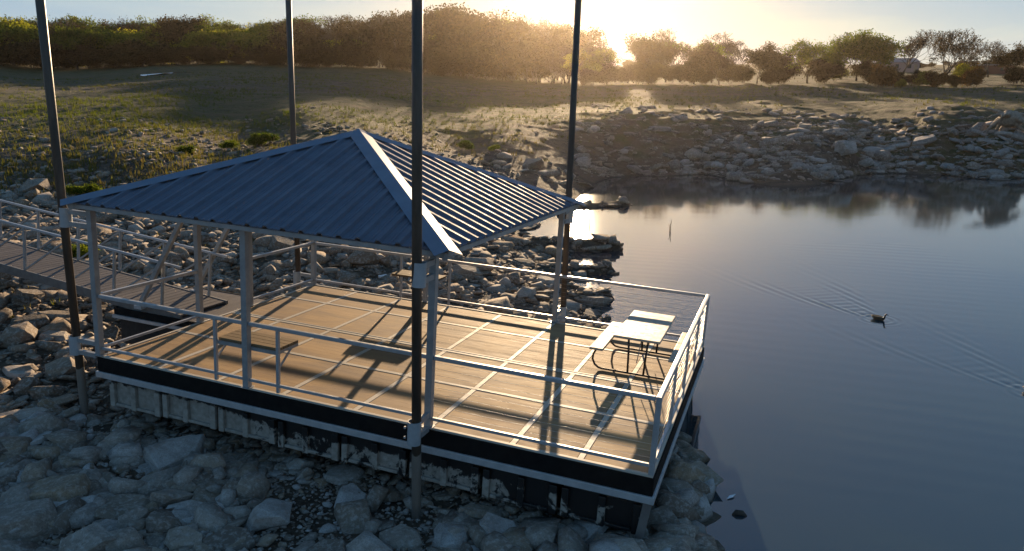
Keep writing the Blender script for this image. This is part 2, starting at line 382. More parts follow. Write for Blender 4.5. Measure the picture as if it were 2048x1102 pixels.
idx = np.arange(na*nr).reshape(na, nr); nx = np.roll(idx, -1, axis=0)
fq = np.stack([idx[:,:-1], idx[:,1:], nx[:,1:], nx[:,:-1]], -1).reshape(-1, 4)
cen = len(TX.ravel()); TV = np.column_stack([TX.ravel(), TY.ravel(), TZ.ravel()])
def zones(x, y, z):
    d = np.hypot(x, y)
    veg = np.clip((d-52)/22, 0, 1)*.62 + np.clip((d-24)/20, 0, 1)*np.clip((2-x)/10,0,1)*.28
    band = np.exp(-((z-(4.6+.8*fbm(x*.03,y*.03,2)))/1.1)**2)*np.clip((10-x)/10, 0, 1)
    veg = np.clip(veg + .45*band, 0, 1)
    veg = np.where(z > 6.5, np.clip(.5+.25*np.clip((z-7)/4,0,1), 0, 1), veg)
    stone = np.clip((x-5)/6, 0, 1)*np.clip((y-54)/4, 0, 1)*np.clip((5.6-z)/2, 0, 1)*.42
    stone = np.maximum(stone, np.clip((46-d)/20, 0, 1)*.30)
    wet = np.clip((.10-z)/.12, 0, 1)*.8
    return np.column_stack([veg, stone, wet])
me = mesh_np('ground', TV, fq, [M['ground']], True, zones(TV[:,0], TV[:,1], TV[:,2]))
ground = link('ground', me); tag(ground, kind='structure')
bmg = bmesh.new(); bmg.from_mesh(me); 
ring0 = [idx[i,0] for i in range(na)]; bmg.verts.ensure_lookup_table()
bmg.faces.new([bmg.verts[i] for i in ring0]); bmesh.ops.recalc_face_normals(bmg, faces=bmg.faces); bmg.to_mesh(me); bmg.free()
if me.polygons[len(me.polygons)//2].normal.z < 0: me.flip_normals()
def gz(x, y): return float(height(np.array([x]), np.array([y]))[0])

# ------------------------------------------------------------------ water, with the wakes of the two ducks
DUCK = atz(1757, 639, 0); D2 = atz(2067, 786, 0)
def wake(x, y, p, heading, strength, length):
    hx, hy = math.sin(heading), math.cos(heading)
    s = -((x-p.x)*hx + (y-p.y)*hy); t = (x-p.x)*hy - (y-p.y)*hx
    z = np.zeros_like(x); sp = np.clip(s, 0, 99)
    for sgn, amp in ((1, 1.), (-1, .75)):
        e = t*sgn - sp*.36 + .012*sp**2; w = .10 + .10*sp
        env = np.exp(-(e/w)**2)*np.clip(s*2.5, 0, 1)*np.exp(-(sp/length)**1.6)
        lam = .20 + .035*sp
        z = z + amp*env*np.cos(2*math.pi*(e*.92 + .30*s)/lam)*(.55+1.3*np.clip(fbm(x*1.1+3*sgn, y*1.1, 2)+.4, 0, 1))
    tr = np.exp(-(t/(.10+.22*sp))**2)*np.clip(s*2,0,1)*np.exp(-(sp/(length*.7))**2)
    z = z + .35*tr*np.cos(2*math.pi*s/.34)
    r = np.hypot(x-p.x, y-p.y)
    z = z + .5*np.exp(-((r-.35)/.22)**2)*np.cos(2*math.pi*r/.2)
    return strength*z
gx = np.unique(np.concatenate([np.linspace(-70, -6, 20), np.linspace(-6, 3, 40), np.linspace(3, 16.5, 300), np.linspace(16.5, 60, 80), np.linspace(60, 400, 30)]))
gy = np.unique(np.concatenate([np.linspace(-160, 0, 30), np.linspace(0, 10, 40), np.linspace(10, 30, 420), np.linspace(30, 75, 120)]))
WX, WY = np.meshgrid(gx, gy, indexing='ij')
HEAD = math.atan2(.20, -.98)
WZ = wake(WX, WY, DUCK, HEAD, .009, 3.4) + wake(WX, WY, D2, HEAD, .006, 3.0)
WZ += .0012*np.sin(2*math.pi*(WX*.35+WY*.94)/.62 + 5*fbm(WX*.2, WY*.2, 2))*np.clip(fbm(WX*.11+9, WY*.11, 2)*3+.25, 0, 1)*((WX>3)&(WX<16.5)&(WY>10)&(WY<30))
wi = np.arange(WX.size).reshape(WX.shape)
wf = np.stack([wi[:-1,:-1], wi[1:,:-1], wi[1:,1:], wi[:-1,1:]], -1).reshape(-1, 4)
water = link('water', mesh_np('water', np.column_stack([WX.ravel(), WY.ravel(), WZ.ravel()]), wf, [M['water']], True)); tag(water, kind='structure')
M['gangbeam'] = metal_paint('dull_brown_steel', (.10,.09,.085), (.17,.155,.145), .6)
# ------------------------------------------------------------------ the dock (one thing, aground and slightly tilted)
dock = empty('floating_dock', DM, label='grey steel dock with plank deck and blue metal hip roof, aground on the rocks', cat='dock')
def plank_part(name, x0, x1, y0, y1, z1, th, bw, along, mat, parent, gap=.0015):
    mb = MB(); tones = []
    lo, hi = (y0, y1) if along == 'x' else (x0, x1)
    nb = max(1, round((hi-lo)/bw)); st = (hi-lo)/nb
    for i in range(nb):
        a = lo + i*st + gap/2; b = a + st - gap; dz = 0.; c = .0003
        if along == 'x':
            vs = [(x0,a,z1-th),(x1,a,z1-th),(x1,b,z1-th),(x0,b,z1-th),(x0,a,z1-c+dz),(x1,a,z1-c+dz),(x1,b,z1-c+dz),(x0,b,z1-c+dz),(x0,a+c,z1+dz),(x1,a+c,z1+dz),(x1,b-c,z1+dz),(x0,b-c,z1+dz)]
        else:
            vs = [(a,y0,z1-th),(a,y1,z1-th),(b,y1,z1-th),(b,y0,z1-th),(a,y0,z1-c+dz),(a,y1,z1-c+dz),(b,y1,z1-c+dz),(b,y0,z1-c+dz),(a+c,y0,z1+dz),(a+c,y1,z1+dz),(b-c,y1,z1+dz),(b-c,y0,z1+dz)]
        mb.add(vs, [(0,1,2,3),(0,1,5,4),(1,2,6,5),(2,3,7,6),(3,0,4,7),(4,5,9,8),(5,6,10,9),(6,7,11,10),(7,4,8,11),(8,9,10,11)])
        tones += [random.random()]*12
    o = mb.build(name, mat, parent)
    at_ = o.data.attributes.new('tone', 'FLOAT', 'POINT'); at_.data.foreach_set('value', tones)
    return o
def tone_all(o, v=.5):
    a = o.data.attributes.new('tone', 'FLOAT', 'POINT'); a.data.foreach_set('value', [v]*len(o.data.vertices)); return o
XS = [.06, 1.23, 2.43, 3.66, 4.93, 6.16, 7.40, 8.36, L-.06]
YS = [.06, 1.68, 3.21, 4.80, W-.06]
SW = .045; 
for i in range(8):
    for j in range(4):
        plank_part('plank_panel', XS[i]+(SW+.005 if i else 0), XS[i+1]-(SW+.005 if i < 7 else 0), YS[j]+(.085 if j == 2 else SW+.004 if j else 0), YS[j+1]-(.085 if j == 1 else SW+.004 if j < 3 else 0), 0, .035, .145, 'x', M['deck'], dock)
for x in XS[1:-1]:
    for j in range(4):
        mb = MB(); mb.box(x-SW+.004, x+SW-.004, YS[j]+(.08 if j == 2 else SW if j else 0), YS[j+1]-(.08 if j == 1 else SW if j < 3 else 0), -.035, .004); tone_all(mb.build('seam_strip', M['strip'], dock, bevel=.003))
for y, h in ((YS[1], SW), (YS[3], SW)):
    mb = MB(); mb.box(.06, L-.06, y-h+.002, y+h-.002, -.035, .006); tone_all(mb.build('seam_strip', M['strip'], dock, bevel=.003), .4)
for y0, y1, z, t in ((YS[2]-.076, YS[2]-.036, .006, .6), (YS[2]-.030, YS[2]+.030, .001, .1), (YS[2]+.036, YS[2]+.076, .006, .7)):
    mb = MB(); mb.box(.06, L-.06, y0, y1, -.035, z); tone_all(mb.build('seam_strip', M['strip'], dock, bevel=.003), t)
# steel perimeter angle on top of the boards' ends
mb = MB(); mb.box(0, L, 0, .058, -.02, .012); mb.box(0, L, W-.058, W, -.02, .012); mb.box(0, .058, .058, W-.058, -.02, .012); mb.box(L-.058, L, .058, W-.058, -.02, .012)
tone_all(mb.build('edge_strip', M['strip'], dock, bevel=.004), .55)
# fascia, channel, light-blocking box with underframe cross members
mb = MB(); mb.box(-.02, L+.02, -.022, .02, -.262, -.021); mb.box(-.02, L+.02, W-.02, W+.022, -.262, -.021); mb.box(-.022, .02, .02, W-.02, -.262, -.021); mb.box(L-.02, L+.022, .02, W-.02, -.262, -.021)
mb.build('fascia', M['fascia'], dock)
mb = MB()
for a in (0, 1):
    y = -.05 if a == 0 else W-.01
    mb.box(-.05, L+.05, y, y+.06, -.365, -.264); 
for a in (0, 1):
    x = -.05 if a == 0 else L-.01
    mb.box(x, x+.06, .012, W-.012, -.365, -.264)
mb.build('channel', M['channel'], dock, bevel=.006)
mb = MB(); mb.box(.08, L-.08, .08, W-.08, -.42, -.04)  # solid box added inside the frame to block light below the deck
for i in range(9): mb.box(.2+i*1.09, .3+i*1.09, .03, W-.03, -.44, -.421)
mb.build('underframe_light_block', M['under'], dock)
# foam-filled floats, two rows: body, corner ribs, recessed faces
for i in range(8):
    for j in range(2):
        x0 = .13 + i*1.145; x1 = x0 + 1.08; y0 = .06 + j*3.02; y1 = y0 + 2.92
        zb = -.86 + random.uniform(-.02, .02); mb = MB(); mb.box(x0+.02, x1-.02, y0+.05, y1-.05, zb, -.45)
        for yy, sg in ((y0, 1), (y1, -1)):
            a, b = (yy, yy+.048) if sg > 0 else (yy-.048, yy)
            for xx, ww in ((x0, .10), (x0+.47+random.uniform(-.05,.05), .10), (x1-.11, .11)):
                mb.box(xx, xx+ww, a-.015*sg if sg > 0 else a, b if sg > 0 else b+.015, zb-.01, -.46)
            mb.box(x0+.11, x1-.12, a, b, zb, zb+.05)
        for xx in (x0, x1-.019):
            for yy in (y0+.3, y0+1.2, y0+2.2): mb.box(xx, xx+.019, yy, yy+.14, zb, -.46)
        o = mb.build('float', M['float'], dock, bevel=.02)
        a_ = o.data.attributes.new('tone', 'FLOAT', 'POINT'); a_.data.foreach_set('value', [0.]*8 + [1.]*(len(o.data.vertices)-8))
mb = MB(); mb.bar((L-.03,.03,-.366), (L-.10,-.05,-.98), .11, .03, up=(0,1,0)); mb.build('end_plate', M['gangbeam'], dock)
# roof posts
POSTS = [(.0,.02),(3.03,.02),(6.15,.02),(6.15,W-.02),(3.03,W-.02),(.0,W-.02),(0.,2.31),(0.,3.77)]
for x, y in POSTS:
    mb = MB(); c = .05; mb.box(x-c, x+c, y-c, y+c, .02, 2.47); mb.box(x-.08, x+.08, y-.075, y+.075, .013, .0195)
    mb.build('roof_post', M['steel'], dock, bevel=.008)
# railings
TOPZ = 1.07
def rail_run(p, q, posts=(), cables=False):
    p = Vector((*p, 0)); q = Vector((*q, 0)); d = (q-p).normalized()
    mb = MB(); mb.bar(p+Vector((0,0,TOPZ-.03)), q+Vector((0,0,TOPZ-.03)), .065, .06)
    r = mb.build('top_rail', M['rail'], dock, bevel=.01)
    mb = MB(); mb.bar(p+Vector((0,0,.135)), q+Vector((0,0,.135)), .045, .045); mb.build('bottom_rail', M['rail'], dock, bevel=.006)
    for t in posts:
        c = p + d*t; mb = MB(); mb.bar(c+Vector((0,0,.02)), c+Vector((0,0,TOPZ-.061)), .05, .05); mb.build('rail_post', M['rail'], dock, bevel=.006)
    if cables:
        for z in [.24+.092*i for i in range(9)]:
            mb = MB(); n = 6; mb.tube([p + (q-p)*(i/n) + Vector((0,0,z-.008*math.sin(math.pi*i/n))) for i in range(n+1)], .0021, 5); mb.build('cable', M['cable'], dock, smooth=True)
e = .03
rail_run((.05, e), (2.98, e), (2.38,)); rail_run((3.08, e), (6.10, e), (.52,)); rail_run((6.20, e), (L-.07, e), (), True)
rail_run((.05, W-e), (2.98, W-e), (2.35,)); rail_run((3.08, W-e), (6.10, W-e), (.55,), True); rail_run((6.20, W-e), (L-.07, W-e), (), True)
rail_run((L-.03, .06), (L-.03, W-.06), (1.52, 2.99, 4.48), True)
rail_run((e-.03, .07), (e-.03, 2.26)); rail_run((e-.03, 3.82), (e-.03, W-.07))
for x, y in ((L-.03, .03), (L-.03, W-.03)):
    mb = MB(); mb.box(x-.035, x+.035, y-.035, y+.035, .013, TOPZ+.001); mb.build('rail_post', M['rail'], dock, bevel=.008)
# fold-down counters on the rail, with braces
for y0, sg in ((.075, 1), (W-.075, -1)):
    y1 = y0 + .5*sg; a, b = min(y0,y1), max(y0,y1)
    c = plank_part('fold_down_counter', 2.44, 3.57, a, b, .71, .045, .125, 'x', M['slat'], dock, .012)
    mb = MB(); mb.bar((2.44,y0,.635), (3.57,y0,.635), .04, .055); mb.bar((2.46,y0+.03*sg,.64), (2.46,y1,.64), .035, .045); mb.bar((3.55,y0+.03*sg,.64), (3.55,y1,.64), .035, .045)
    mb.build('counter_frame', M['steel'], c)
    for x in (2.43, 3.58):
        mb = MB(); mb.bar((x,y0-.02*sg,.38), (x,y0+.30*sg,.63), .025, .025); mb.build('brace', M['steel'], c)
# pole sleeves and their brackets
POLES = [(-.53,0.,(-1,0)), (6.16,-.43,(0,-1)), (6.19,W+.40,(0,1)), (-.50,W,(-1,0))]
for x, y, d in POLES:
    for z0, z1 in ((-.06, .27), (2.14, 2.46)):
        mb = MB(); n = 20; ro, ri = .094, .082
        for i in range(n):
            a0, a1 = 2*math.pi*i/n, 2*math.pi*(i+1)/n
            f = lambda r, a, z: (x+r*math.cos(a), y+r*math.sin(a), z)
            b = len(mb.v); mb.v += [f(ro,a0,z0), f(ro,a1,z0), f(ro,a1,z1), f(ro,a0,z1), f(ri,a0,z0), f(ri,a1,z0), f(ri,a1,z1), f(ri,a0,z1)]
            for q in ((0,1,2,3),(5,4,7,6),(3,2,6,7),(1,0,4,5)): mb.f.append(tuple(b+k for k in q)); mb.m.append(0)
        s = mb.build('pole_sleeve', M['sleeve'], dock)
        ex, ey = (x-d[0]*.094, y-d[1]*.094); hx, hy = ((0-.05, y) if d[0] else (x, (-.03 if d[1] < 0 else W+.03)))
        for z in (z0+.06, z1-.06):
            mb = MB(); mb.bar((ex, ey, z), (hx, hy, z), .06, .075); mb.build('bracket', M['steel'], s)
        for z in (z0+.10, z0+.24):
            mb = MB(); mb.bar((x-.12,y-.06,z), (x-.10,y-.06,z), .03, .03); mb.build('set_bolt', M['rail'], s)
# roof
RX0, RX1, RY0, RY1, EZ, AP = -.20, 6.42, -.20, W+.20, 2.60, Vector((3.09, 3.05, 3.87))
roof = None
def prof(t):
    """ribbed sheet: height above the plane at distance t along the eave"""
    p = t % .305
    if p < .045: return .030
    return 0
def roof_face(c0, c1):
    c0 = Vector(c0); c1 = Vector(c1); e = (c1-c0); ln = e.length; e.normalize()
    nrm = e.cross(AP-c0).normalized()
    if nrm.z < 0: nrm = -nrm
    tA = (AP-c0).dot(e); up = (AP-c0-e*tA); H = up.length; up.normalize()
    pts = []; t = .0
    st = [0.]
    k = .06
    while k < ln-.06:
        st += [k, k+.026, k+.082, k+.108]   # major rib
        st += [k+.165, k+.175, k+.19, k+.20, k+.215, k+.225, k+.24, k+.25]
        k += .3055
    st = [s for s in st if s < ln] + [ln]
    def hz(s):
        q = (s-.06) % .3055
        if s < .06: return 0
        for a, b, z in ((.0,.022,None),(.022,.058,.034),(.058,.08,None)):
            if abs(q-.026) < .004 or abs(q-.082) < .004: return .042
        for a in (.175,.19,.225,.24):
            if abs(q-a) < .003: return .007
        return 0
    mb = MB(); vs = []; fs = []
    for s in st:
        h = H*min(s/tA, (ln-s)/(ln-tA)); z = hz(s) if h > .05 else 0
        b = c0 + e*s + nrm*z; vs += [b, b + up*h, b - Vector((0,0,.018)) - nrm*z*0]
    for i in range(len(st)-1):
        a, b = i*3, i*3+3
        fs += [(a, b, b+1, a+1), (a+2, b+2, b, a)]
    mb.add(vs, fs); return mb
roof = empty('roof'); roof.parent = dock
cs = [(RX0,RY0,EZ),(RX1,RY0,EZ),(RX1,RY1,EZ),(RX0,RY1,EZ)]
# merge the four sheets' eave trim into the roof's own part; each sheet and each hip cap is a sub-part
mb = MB()
for i in range(4):
    p = Vector(cs[i]); q = Vector(cs[(i+1)%4]); o_ = Vector((0,0,-.06)); mid = Vector((3.09,3.05,EZ))
    mb.bar(p+o_+(mid-p).normalized()*.05, q+o_+(mid-q).normalized()*.05, .03, .065)
for x0, y0, x1, y1 in ((.0,.02,6.15,.02),(6.15,.02,6.15,W-.02),(6.15,W-.02,.0,W-.02),(0,W-.02,0,.02)):
    mb.bar((x0,y0,2.515), (x1,y1,2.515), .09, .09)
for i in range(4):
    p = Vector(cs[i]); mb.bar(p+Vector((0,0,-.08)), AP+Vector((0,0,-.08)), .06, .1)
for i in range(1, 10):
    x = RX0 + (RX1-RX0)*i/10; h = min((x-RX0)/(AP.x-RX0), (RX1-x)/(RX1-AP.x))
    for sg, y0 in ((1, RY0), (-1, RY1)):
        mb.bar((x, y0+.08*sg, EZ-.06), (x, y0+(AP.y-y0)*h, EZ+(AP.z-EZ)*h-.06), .04, .06)
bpy.data.objects.remove(roof)
roof = mb.build('roof', M['steel'], dock)
for i in range(4): 
    roof_face(cs[i], cs[(i+1)%4]).build('roof_sheet', M['roof'], roof)
ctr = Vector((3.09, 3.05, EZ))
for i in range(4):
    p = Vector(cs[i]) ; d = (AP-p).normalized(); p2 = p - d*.10
    ea = (Vector(cs[(i+1)%4])-p).normalized(); eb = (Vector(cs[(i-1)%4])-p).normalized()
    mb = MB(); vs = []
    for P, endf in ((p2, 1.), (AP, 1.)):
        na_ = ea.cross(d); na_ = na_ if na_.z > 0 else -na_; na_.normalize(); nb_ = eb.cross(d); nb_ = nb_ if nb_.z > 0 else -nb_; nb_.normalize()
        ta = (ea - d*ea.dot(d)).normalized(); tb = (eb - d*eb.dot(d)).normalized()
        wd = .19
        up = (na_+nb_).normalized()
        vs += [P + ta*wd + na_*.043, P + up*.065, P + tb*wd + nb_*.043, P + ta*wd + na_*.034, P + tb*wd + nb_*.034]
    mb.add(vs, [(0,1,6,5),(1,2,7,6),(3,0,5,8),(2,4,9,7),(0,3,1),(1,4,2)])
    mb.build('hip_cap', M['cap'], roof)
mb = MB(); r = .2
vs = [AP+Vector((sx*r, sy*r, -.03)) for sx, sy in ((-1,-1),(1,-1),(1,1),(-1,1))] + [AP+Vector((0,0,.082))]
mb.add(vs, [(0,1,4),(1,2,4),(2,3,4),(3,0,4),(3,2,1,0)]); mb.build('apex_cap', M['cap'], roof)

# ------------------------------------------------------------------ spud poles
pd = Vector(((821-1024)/F, (6800-551)/F, 1.0)).normalized() * -1
cp, sp_ = math.cos(PITCH), math.sin(PITCH)
pole_dir = Vector((pd.x, pd.z*cp - pd.y*sp_, -pd.z*sp_ - pd.y*cp)).normalized()
pole_labels = ['tall brown steel pole at the left end of the dock, leaning left',
               'thickest brown steel pole, in front of the dock, its foot among shaded rocks',
               'tall brown steel pole behind the dock on the lake side, standing against the sun',
               'tall thin brown pole behind the far left roof corner']
for (x, y, d), lab in zip(POLES, pole_labels):
    c = deckpt(x, y, 1.2); lo = c - pole_dir*((c.z - gz(c.x, c.y) + .25)/pole_dir.z); hi = c + pole_dir*8.5
    pe = empty('spud_pole', loc=lo, label=lab, cat='pole', group='steel poles that hold the dock')
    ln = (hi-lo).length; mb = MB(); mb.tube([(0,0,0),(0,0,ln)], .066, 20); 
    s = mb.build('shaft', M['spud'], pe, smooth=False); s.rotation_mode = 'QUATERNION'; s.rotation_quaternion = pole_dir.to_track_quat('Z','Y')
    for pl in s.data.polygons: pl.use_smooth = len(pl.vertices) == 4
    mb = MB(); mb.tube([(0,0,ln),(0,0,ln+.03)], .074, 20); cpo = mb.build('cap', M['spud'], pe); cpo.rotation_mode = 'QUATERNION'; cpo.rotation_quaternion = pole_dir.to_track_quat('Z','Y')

# ------------------------------------------------------------------ picnic table
pt = empty('picnic_table', DM @ Matrix.Translation((8.40, 4.32, .006)), label='picnic table with cream plastic top and seats on a black tube frame', cat='picnic table')
mb = MB(); mb.box(-.41, .41, -.95, .95, .70, .745); top = mb.build('tabletop', M['plastic'], pt, bevel=.018)
mb = MB(); mb.tube([(0,0,.7455),(0,0,.7475)], .028, 14); mb.build('umbrella_hole_plug', M['black_tube'], top)
for sg in (-1, 1):
    mb = MB(); mb.box(sg*.69-.125, sg*.69+.125, -.93, .93, .41, .455); mb.build('seat', M['plastic'], pt, bevel=.015)
for y in (-.70, .70):
    mb = MB(); r = .019
    pts = [(-.72,y,.408), (-.735,y,.36), (-.78,y,.26), (-.785,y,.17), (-.74,y,.08), (-.67,y,.03), (-.6,y,.021), (.6,y,.021), (.67,y,.03), (.74,y,.08), (.785,y,.17), (.78,y,.26), (.735,y,.36), (.72,y,.408)]
    mb.tube(pts, r, 10); fr = mb.build('leg_frame', M['black_tube'], pt, smooth=True)
    for x in (-.14, .14):
        mb = MB(); mb.tube([(x,y,.03),(x*1.1,y,.40),(x*1.25,y,.70)], .019, 10); mb.build('upright', M['black_tube'], fr, smooth=True)
    sgy = 1 if y < 0 else -1
    mb = MB(); mb.tube([(0.0,y+.02*sgy,.22),(0,y+.45*sgy,.69)], .008, 8); mb.build('diagonal_brace', M['steel'], fr, smooth=True)
    mb = MB(); mb.bar((-.36,y,.69),(.36,y,.69),.03,.018); mb.build('top_bar', M['black_tube'], fr)

# ------------------------------------------------------------------ landing float and gangway
ld = empty('landing_float', DM @ Matrix.Translation((-1.15, 3.2, 0)), label='small black landing platform between the dock gate and the gangway foot', cat='platform')
lo = plank_part('plank_top', -1.05, 1.07, -.85, 1.25, -.03, .04, .145, 'y', M['gang'], ld)
mb = MB(); mb.box(-1.08, 1.085, -.89, -.86, -.17, -.02); mb.box(-1.08, 1.085, 1.26, 1.29, -.17, -.02); mb.box(-1.11, -1.081, -.88, 1.28, -.17, -.02); mb.build('fascia', M['fascia'], ld)
mb = MB(); mb.box(-1.12, 1.085, -.92, -.87, -.24, -.172); mb.build('channel', M['channel'], ld)
mb = MB(); mb.box(-1.03, 1.03, -.82, 1.22, -.80, -.08); mb.build('float', M['under'], ld, bevel=.03)
GL = 11.0; slope = .083
gm = DM @ Matrix.Translation((-.55, 3.05, .02)) @ Matrix.Rotation(math.atan(slope), 4, 'Y')
gw = empty('gangway', gm, label='sloping gangway with grey planks and pipe railings climbing the left bank', cat='gangway')
plank_part('plank_deck', -GL, -.02, -.60, .60, .02, .035, .14, 'y', M['gang'], gw, .012)
for y in (-.655, .655):
    mb = MB(); mb.box(-GL, 0, y-.03, y+.03, -.16, .03); mb.build('side_beam', M['gangbeam'], gw, bevel=.006)
    mb = MB(); mb.bar((-GL,y,1.0), (-.05,y,1.0), .05, .05); mb.build('top_rail', M['rail'], gw, bevel=.008)
    n = 9
    for i in range(n):
        x = -.50 - i*1.275; mb = MB(); mb.bar((x,y,.031),(x,y,.974), .05, .05); mb.build('rail_post', M['steel'], gw, bevel=.006)
        if i: 
            mb = MB(); mb.bar((x+.03,y,.06),(x+1.245,y,.95), .035, .035); mb.build('diagonal_brace', M['steel'], gw)
for i in range(8):
    mb = MB(); x = -.6-i*1.275; mb.box(x-.04, x+.04, -.62, .62, -.13, -.02); mb.build('cross_beam', M['under'], gw)
for y in (2.28, 3.80):
    so_ = empty('gangway_strut', DM @ Matrix.Translation((-1.50, y, .14)), label=('diagonal grey strut from the roof edge to the near side of the gangway' if y < 3 else 'weathered grey diagonal strut beside the far gangway rail'), cat='strut', group='struts between the roof and the gangway')
    mb = MB(); mb.bar((0,0,0), (1.44,0,2.30), .085, .085); mb.build('strut_tube', M['steel'], so_, bevel=.008)
    mb = MB(); mb.bar((1.40,-.0,2.32), (1.50,0,2.32), .12, .10); mb.build('pivot_plate', M['sleeve'], so_)
    mb = MB(); mb.box(-.09,.09,-.07,.07,-.07,-.0); mb.build('foot_plate', M['sleeve'], so_)
# ------------------------------------------------------------------ rocks
def proj(x, y, z):
    dz = z - CAM_H; f = y*math.cos(PITCH) - dz*math.sin(PITCH); d = -y*math.sin(PITCH) - dz*math.cos(PITCH)
    return 1024 + F*x/f, 551 + F*d/f
def rock_bm(seed, kind, hi):
    r = random.Random(seed); bm = bmesh.new(); pts = []
    if kind == 'slab':
        n = r.randint(5, 8); hh = r.uniform(.16, .30); ph = r.random()*6; ax = r.uniform(.58, .95)
        for i in range(n):
            a = ph + 2*math.pi*(i + r.uniform(-.32, .32))/n; q = r.uniform(.72, 1.05)
            for zz, s in ((hh*r.uniform(.6,1.1), r.uniform(.72, .95)), (-hh*.2, 1.0), (-hh, r.uniform(.75,.95))):
                pts.append((math.cos(a)*q*s, math.sin(a)*q*s*ax, zz))
    elif kind == 'plate':
        n = r.randint(5, 7); hh = r.uniform(.07, .13); ax = r.uniform(.45, .8); ph = r.random()*6
        for i in range(n):
            a = ph + 2*math.pi*(i + r.uniform(-.3, .3))/n; q = r.uniform(.75, 1.05)
            for zz, s in ((hh, r.uniform(.9, .98)), (-hh, r.uniform(.88, 1.))): pts.append((math.cos(a)*q*s, math.sin(a)*q*s*ax, zz*r.uniform(.9,1.1)))
    else:
        ax, az_ = r.uniform(.65, .95), r.uniform(.42, .68)
        for i in range(15):
            v = Vector((r.gauss(0,1), r.gauss(0,1), r.gauss(0,1))); m = max(abs(v.x), abs(v.y), abs(v.z)); s = v.length
            v = v/(m*.55 + s*.45)*r.uniform(.85, 1.05); pts.append((v.x, v.y*ax, v.z*az_))
    for p in pts: bm.verts.new(p)
    bmesh.ops.convex_hull(bm, input=bm.verts)
    bmesh.ops.delete(bm, geom=[v for v in bm.verts if not v.link_faces], context='VERTS')
    bmesh.ops.dissolve_limit(bm, angle_limit=R(9), verts=bm.verts, edges=bm.edges)
    if hi:
        bmesh.ops.bevel(bm, geom=list(bm.edges), offset=.022, segments=1, profile=.6, affect='EDGES', clamp_overlap=True)
        bmesh.ops.triangulate(bm, faces=[f for f in bm.faces if len(f.verts) > 4])
        bmesh.ops.subdivide_edges(bm, edges=[e for e in bm.edges if e.calc_length() > .22], cuts=2, use_grid_fill=True)
        bmesh.ops.triangulate(bm, faces=bm.faces)
        from mathutils import noise as mn
        off = Vector((seed*3.1, seed*1.7, 0))
        bm.normal_update()
        for v in bm.verts:
            d = mn.fractal(v.co*2.2 + off, 1., 2., 4)*.032 + mn.fractal(v.co*8 + off, 1., 2., 2)*.014
            v.co += v.normal*d
    else: bmesh.ops.triangulate(bm, faces=bm.faces)
    bmesh.ops.recalc_face_normals(bm, faces=bm.faces)
    return bm
def bm_arrays(bm):
    bm.verts.index_update(); V = np.array([v.co[:] for v in bm.verts]); Fc = np.array([[v.index for v in f.verts] for f in bm.faces]); bm.free(); return V, Fc
HI = {}; LO = {}
for kind, c in (('slab', 8), ('plate', 4), ('chunk', 8)):
    HI[kind] = []
    for i in range(c):
        bm = rock_bm(100+i*7+len(kind), kind, True); V, Fc = bm_arrays(bm)
        m_ = mesh_np('rock', V, Fc, [M['rock']], True)
        try: m_.set_sharp_from_angle(angle=R(24))
        except Exception: pass
        HI[kind].append(m_)
    HI[kind+'_far'] = []
    for m_ in HI[kind]:
        q_ = m_.copy(); q_.materials.clear(); q_.materials.append(M['rock_far']); HI[kind+'_far'].append(q_)
    HI[kind+'_brown'] = []
    for m_ in HI[kind]:
        q_ = m_.copy(); q_.materials.clear(); q_.materials.append(M['rock_brown']); HI[kind+'_brown'].append(q_)
    LO[kind] = [bm_arrays(rock_bm(500+i*5+len(kind), kind, False)) for i in range(6)]
GROUPS = {
 'fore': ('grey limestone rock lying in the shadow in front of the dock', 'foreground rocks in the dock shadow'),
 'left': ('weathered rock on the sunlit bank left of the dock, beside the gangway', 'rocks on the left bank'),
 'back': ('angular brown rock on the shore just behind the dock', 'rocks on the shore behind the dock'),
 'shore': ('grey boulder between the right end of the dock and the water', 'boulders under the lake end of the dock'),
 'mid': ('pale rock on the bare bank beyond the roof, left of the inlet', 'rocks on the bank beyond the roof'),
 'far': ('pale limestone slab on the far bank above the water', 'slabs on the far bank')}
rock_n = 0
def put_rock(x, y, r, kind, zone, var=None, rot=None, tilt=.22, sink=.22, label=None, sx=1., sy=1., sz=1.):
    global rock_n; rock_n += 1
    me_ = random.choice(HI[kind + {'far': '_far', 'shore': '', 'left': '_brown', 'back': '_brown', 'mid': '_brown'}.get(zone, '')])
    o = link('rock', me_)
    h = r*sz*{'slab': .24, 'plate': .10, 'chunk': .5}[kind]
    z = gz(x, y)
    o.location = (x, y, z + h*(1-sink*2)); o.rotation_euler = (random.gauss(0, tilt), random.gauss(0, tilt), random.random()*6.28 if rot is None else rot); o.scale = (r*sx, r*sy, r*sz)
    l, g = GROUPS[zone]; tag(o, label or l, 'rock', None if label else g); return o
taken = []
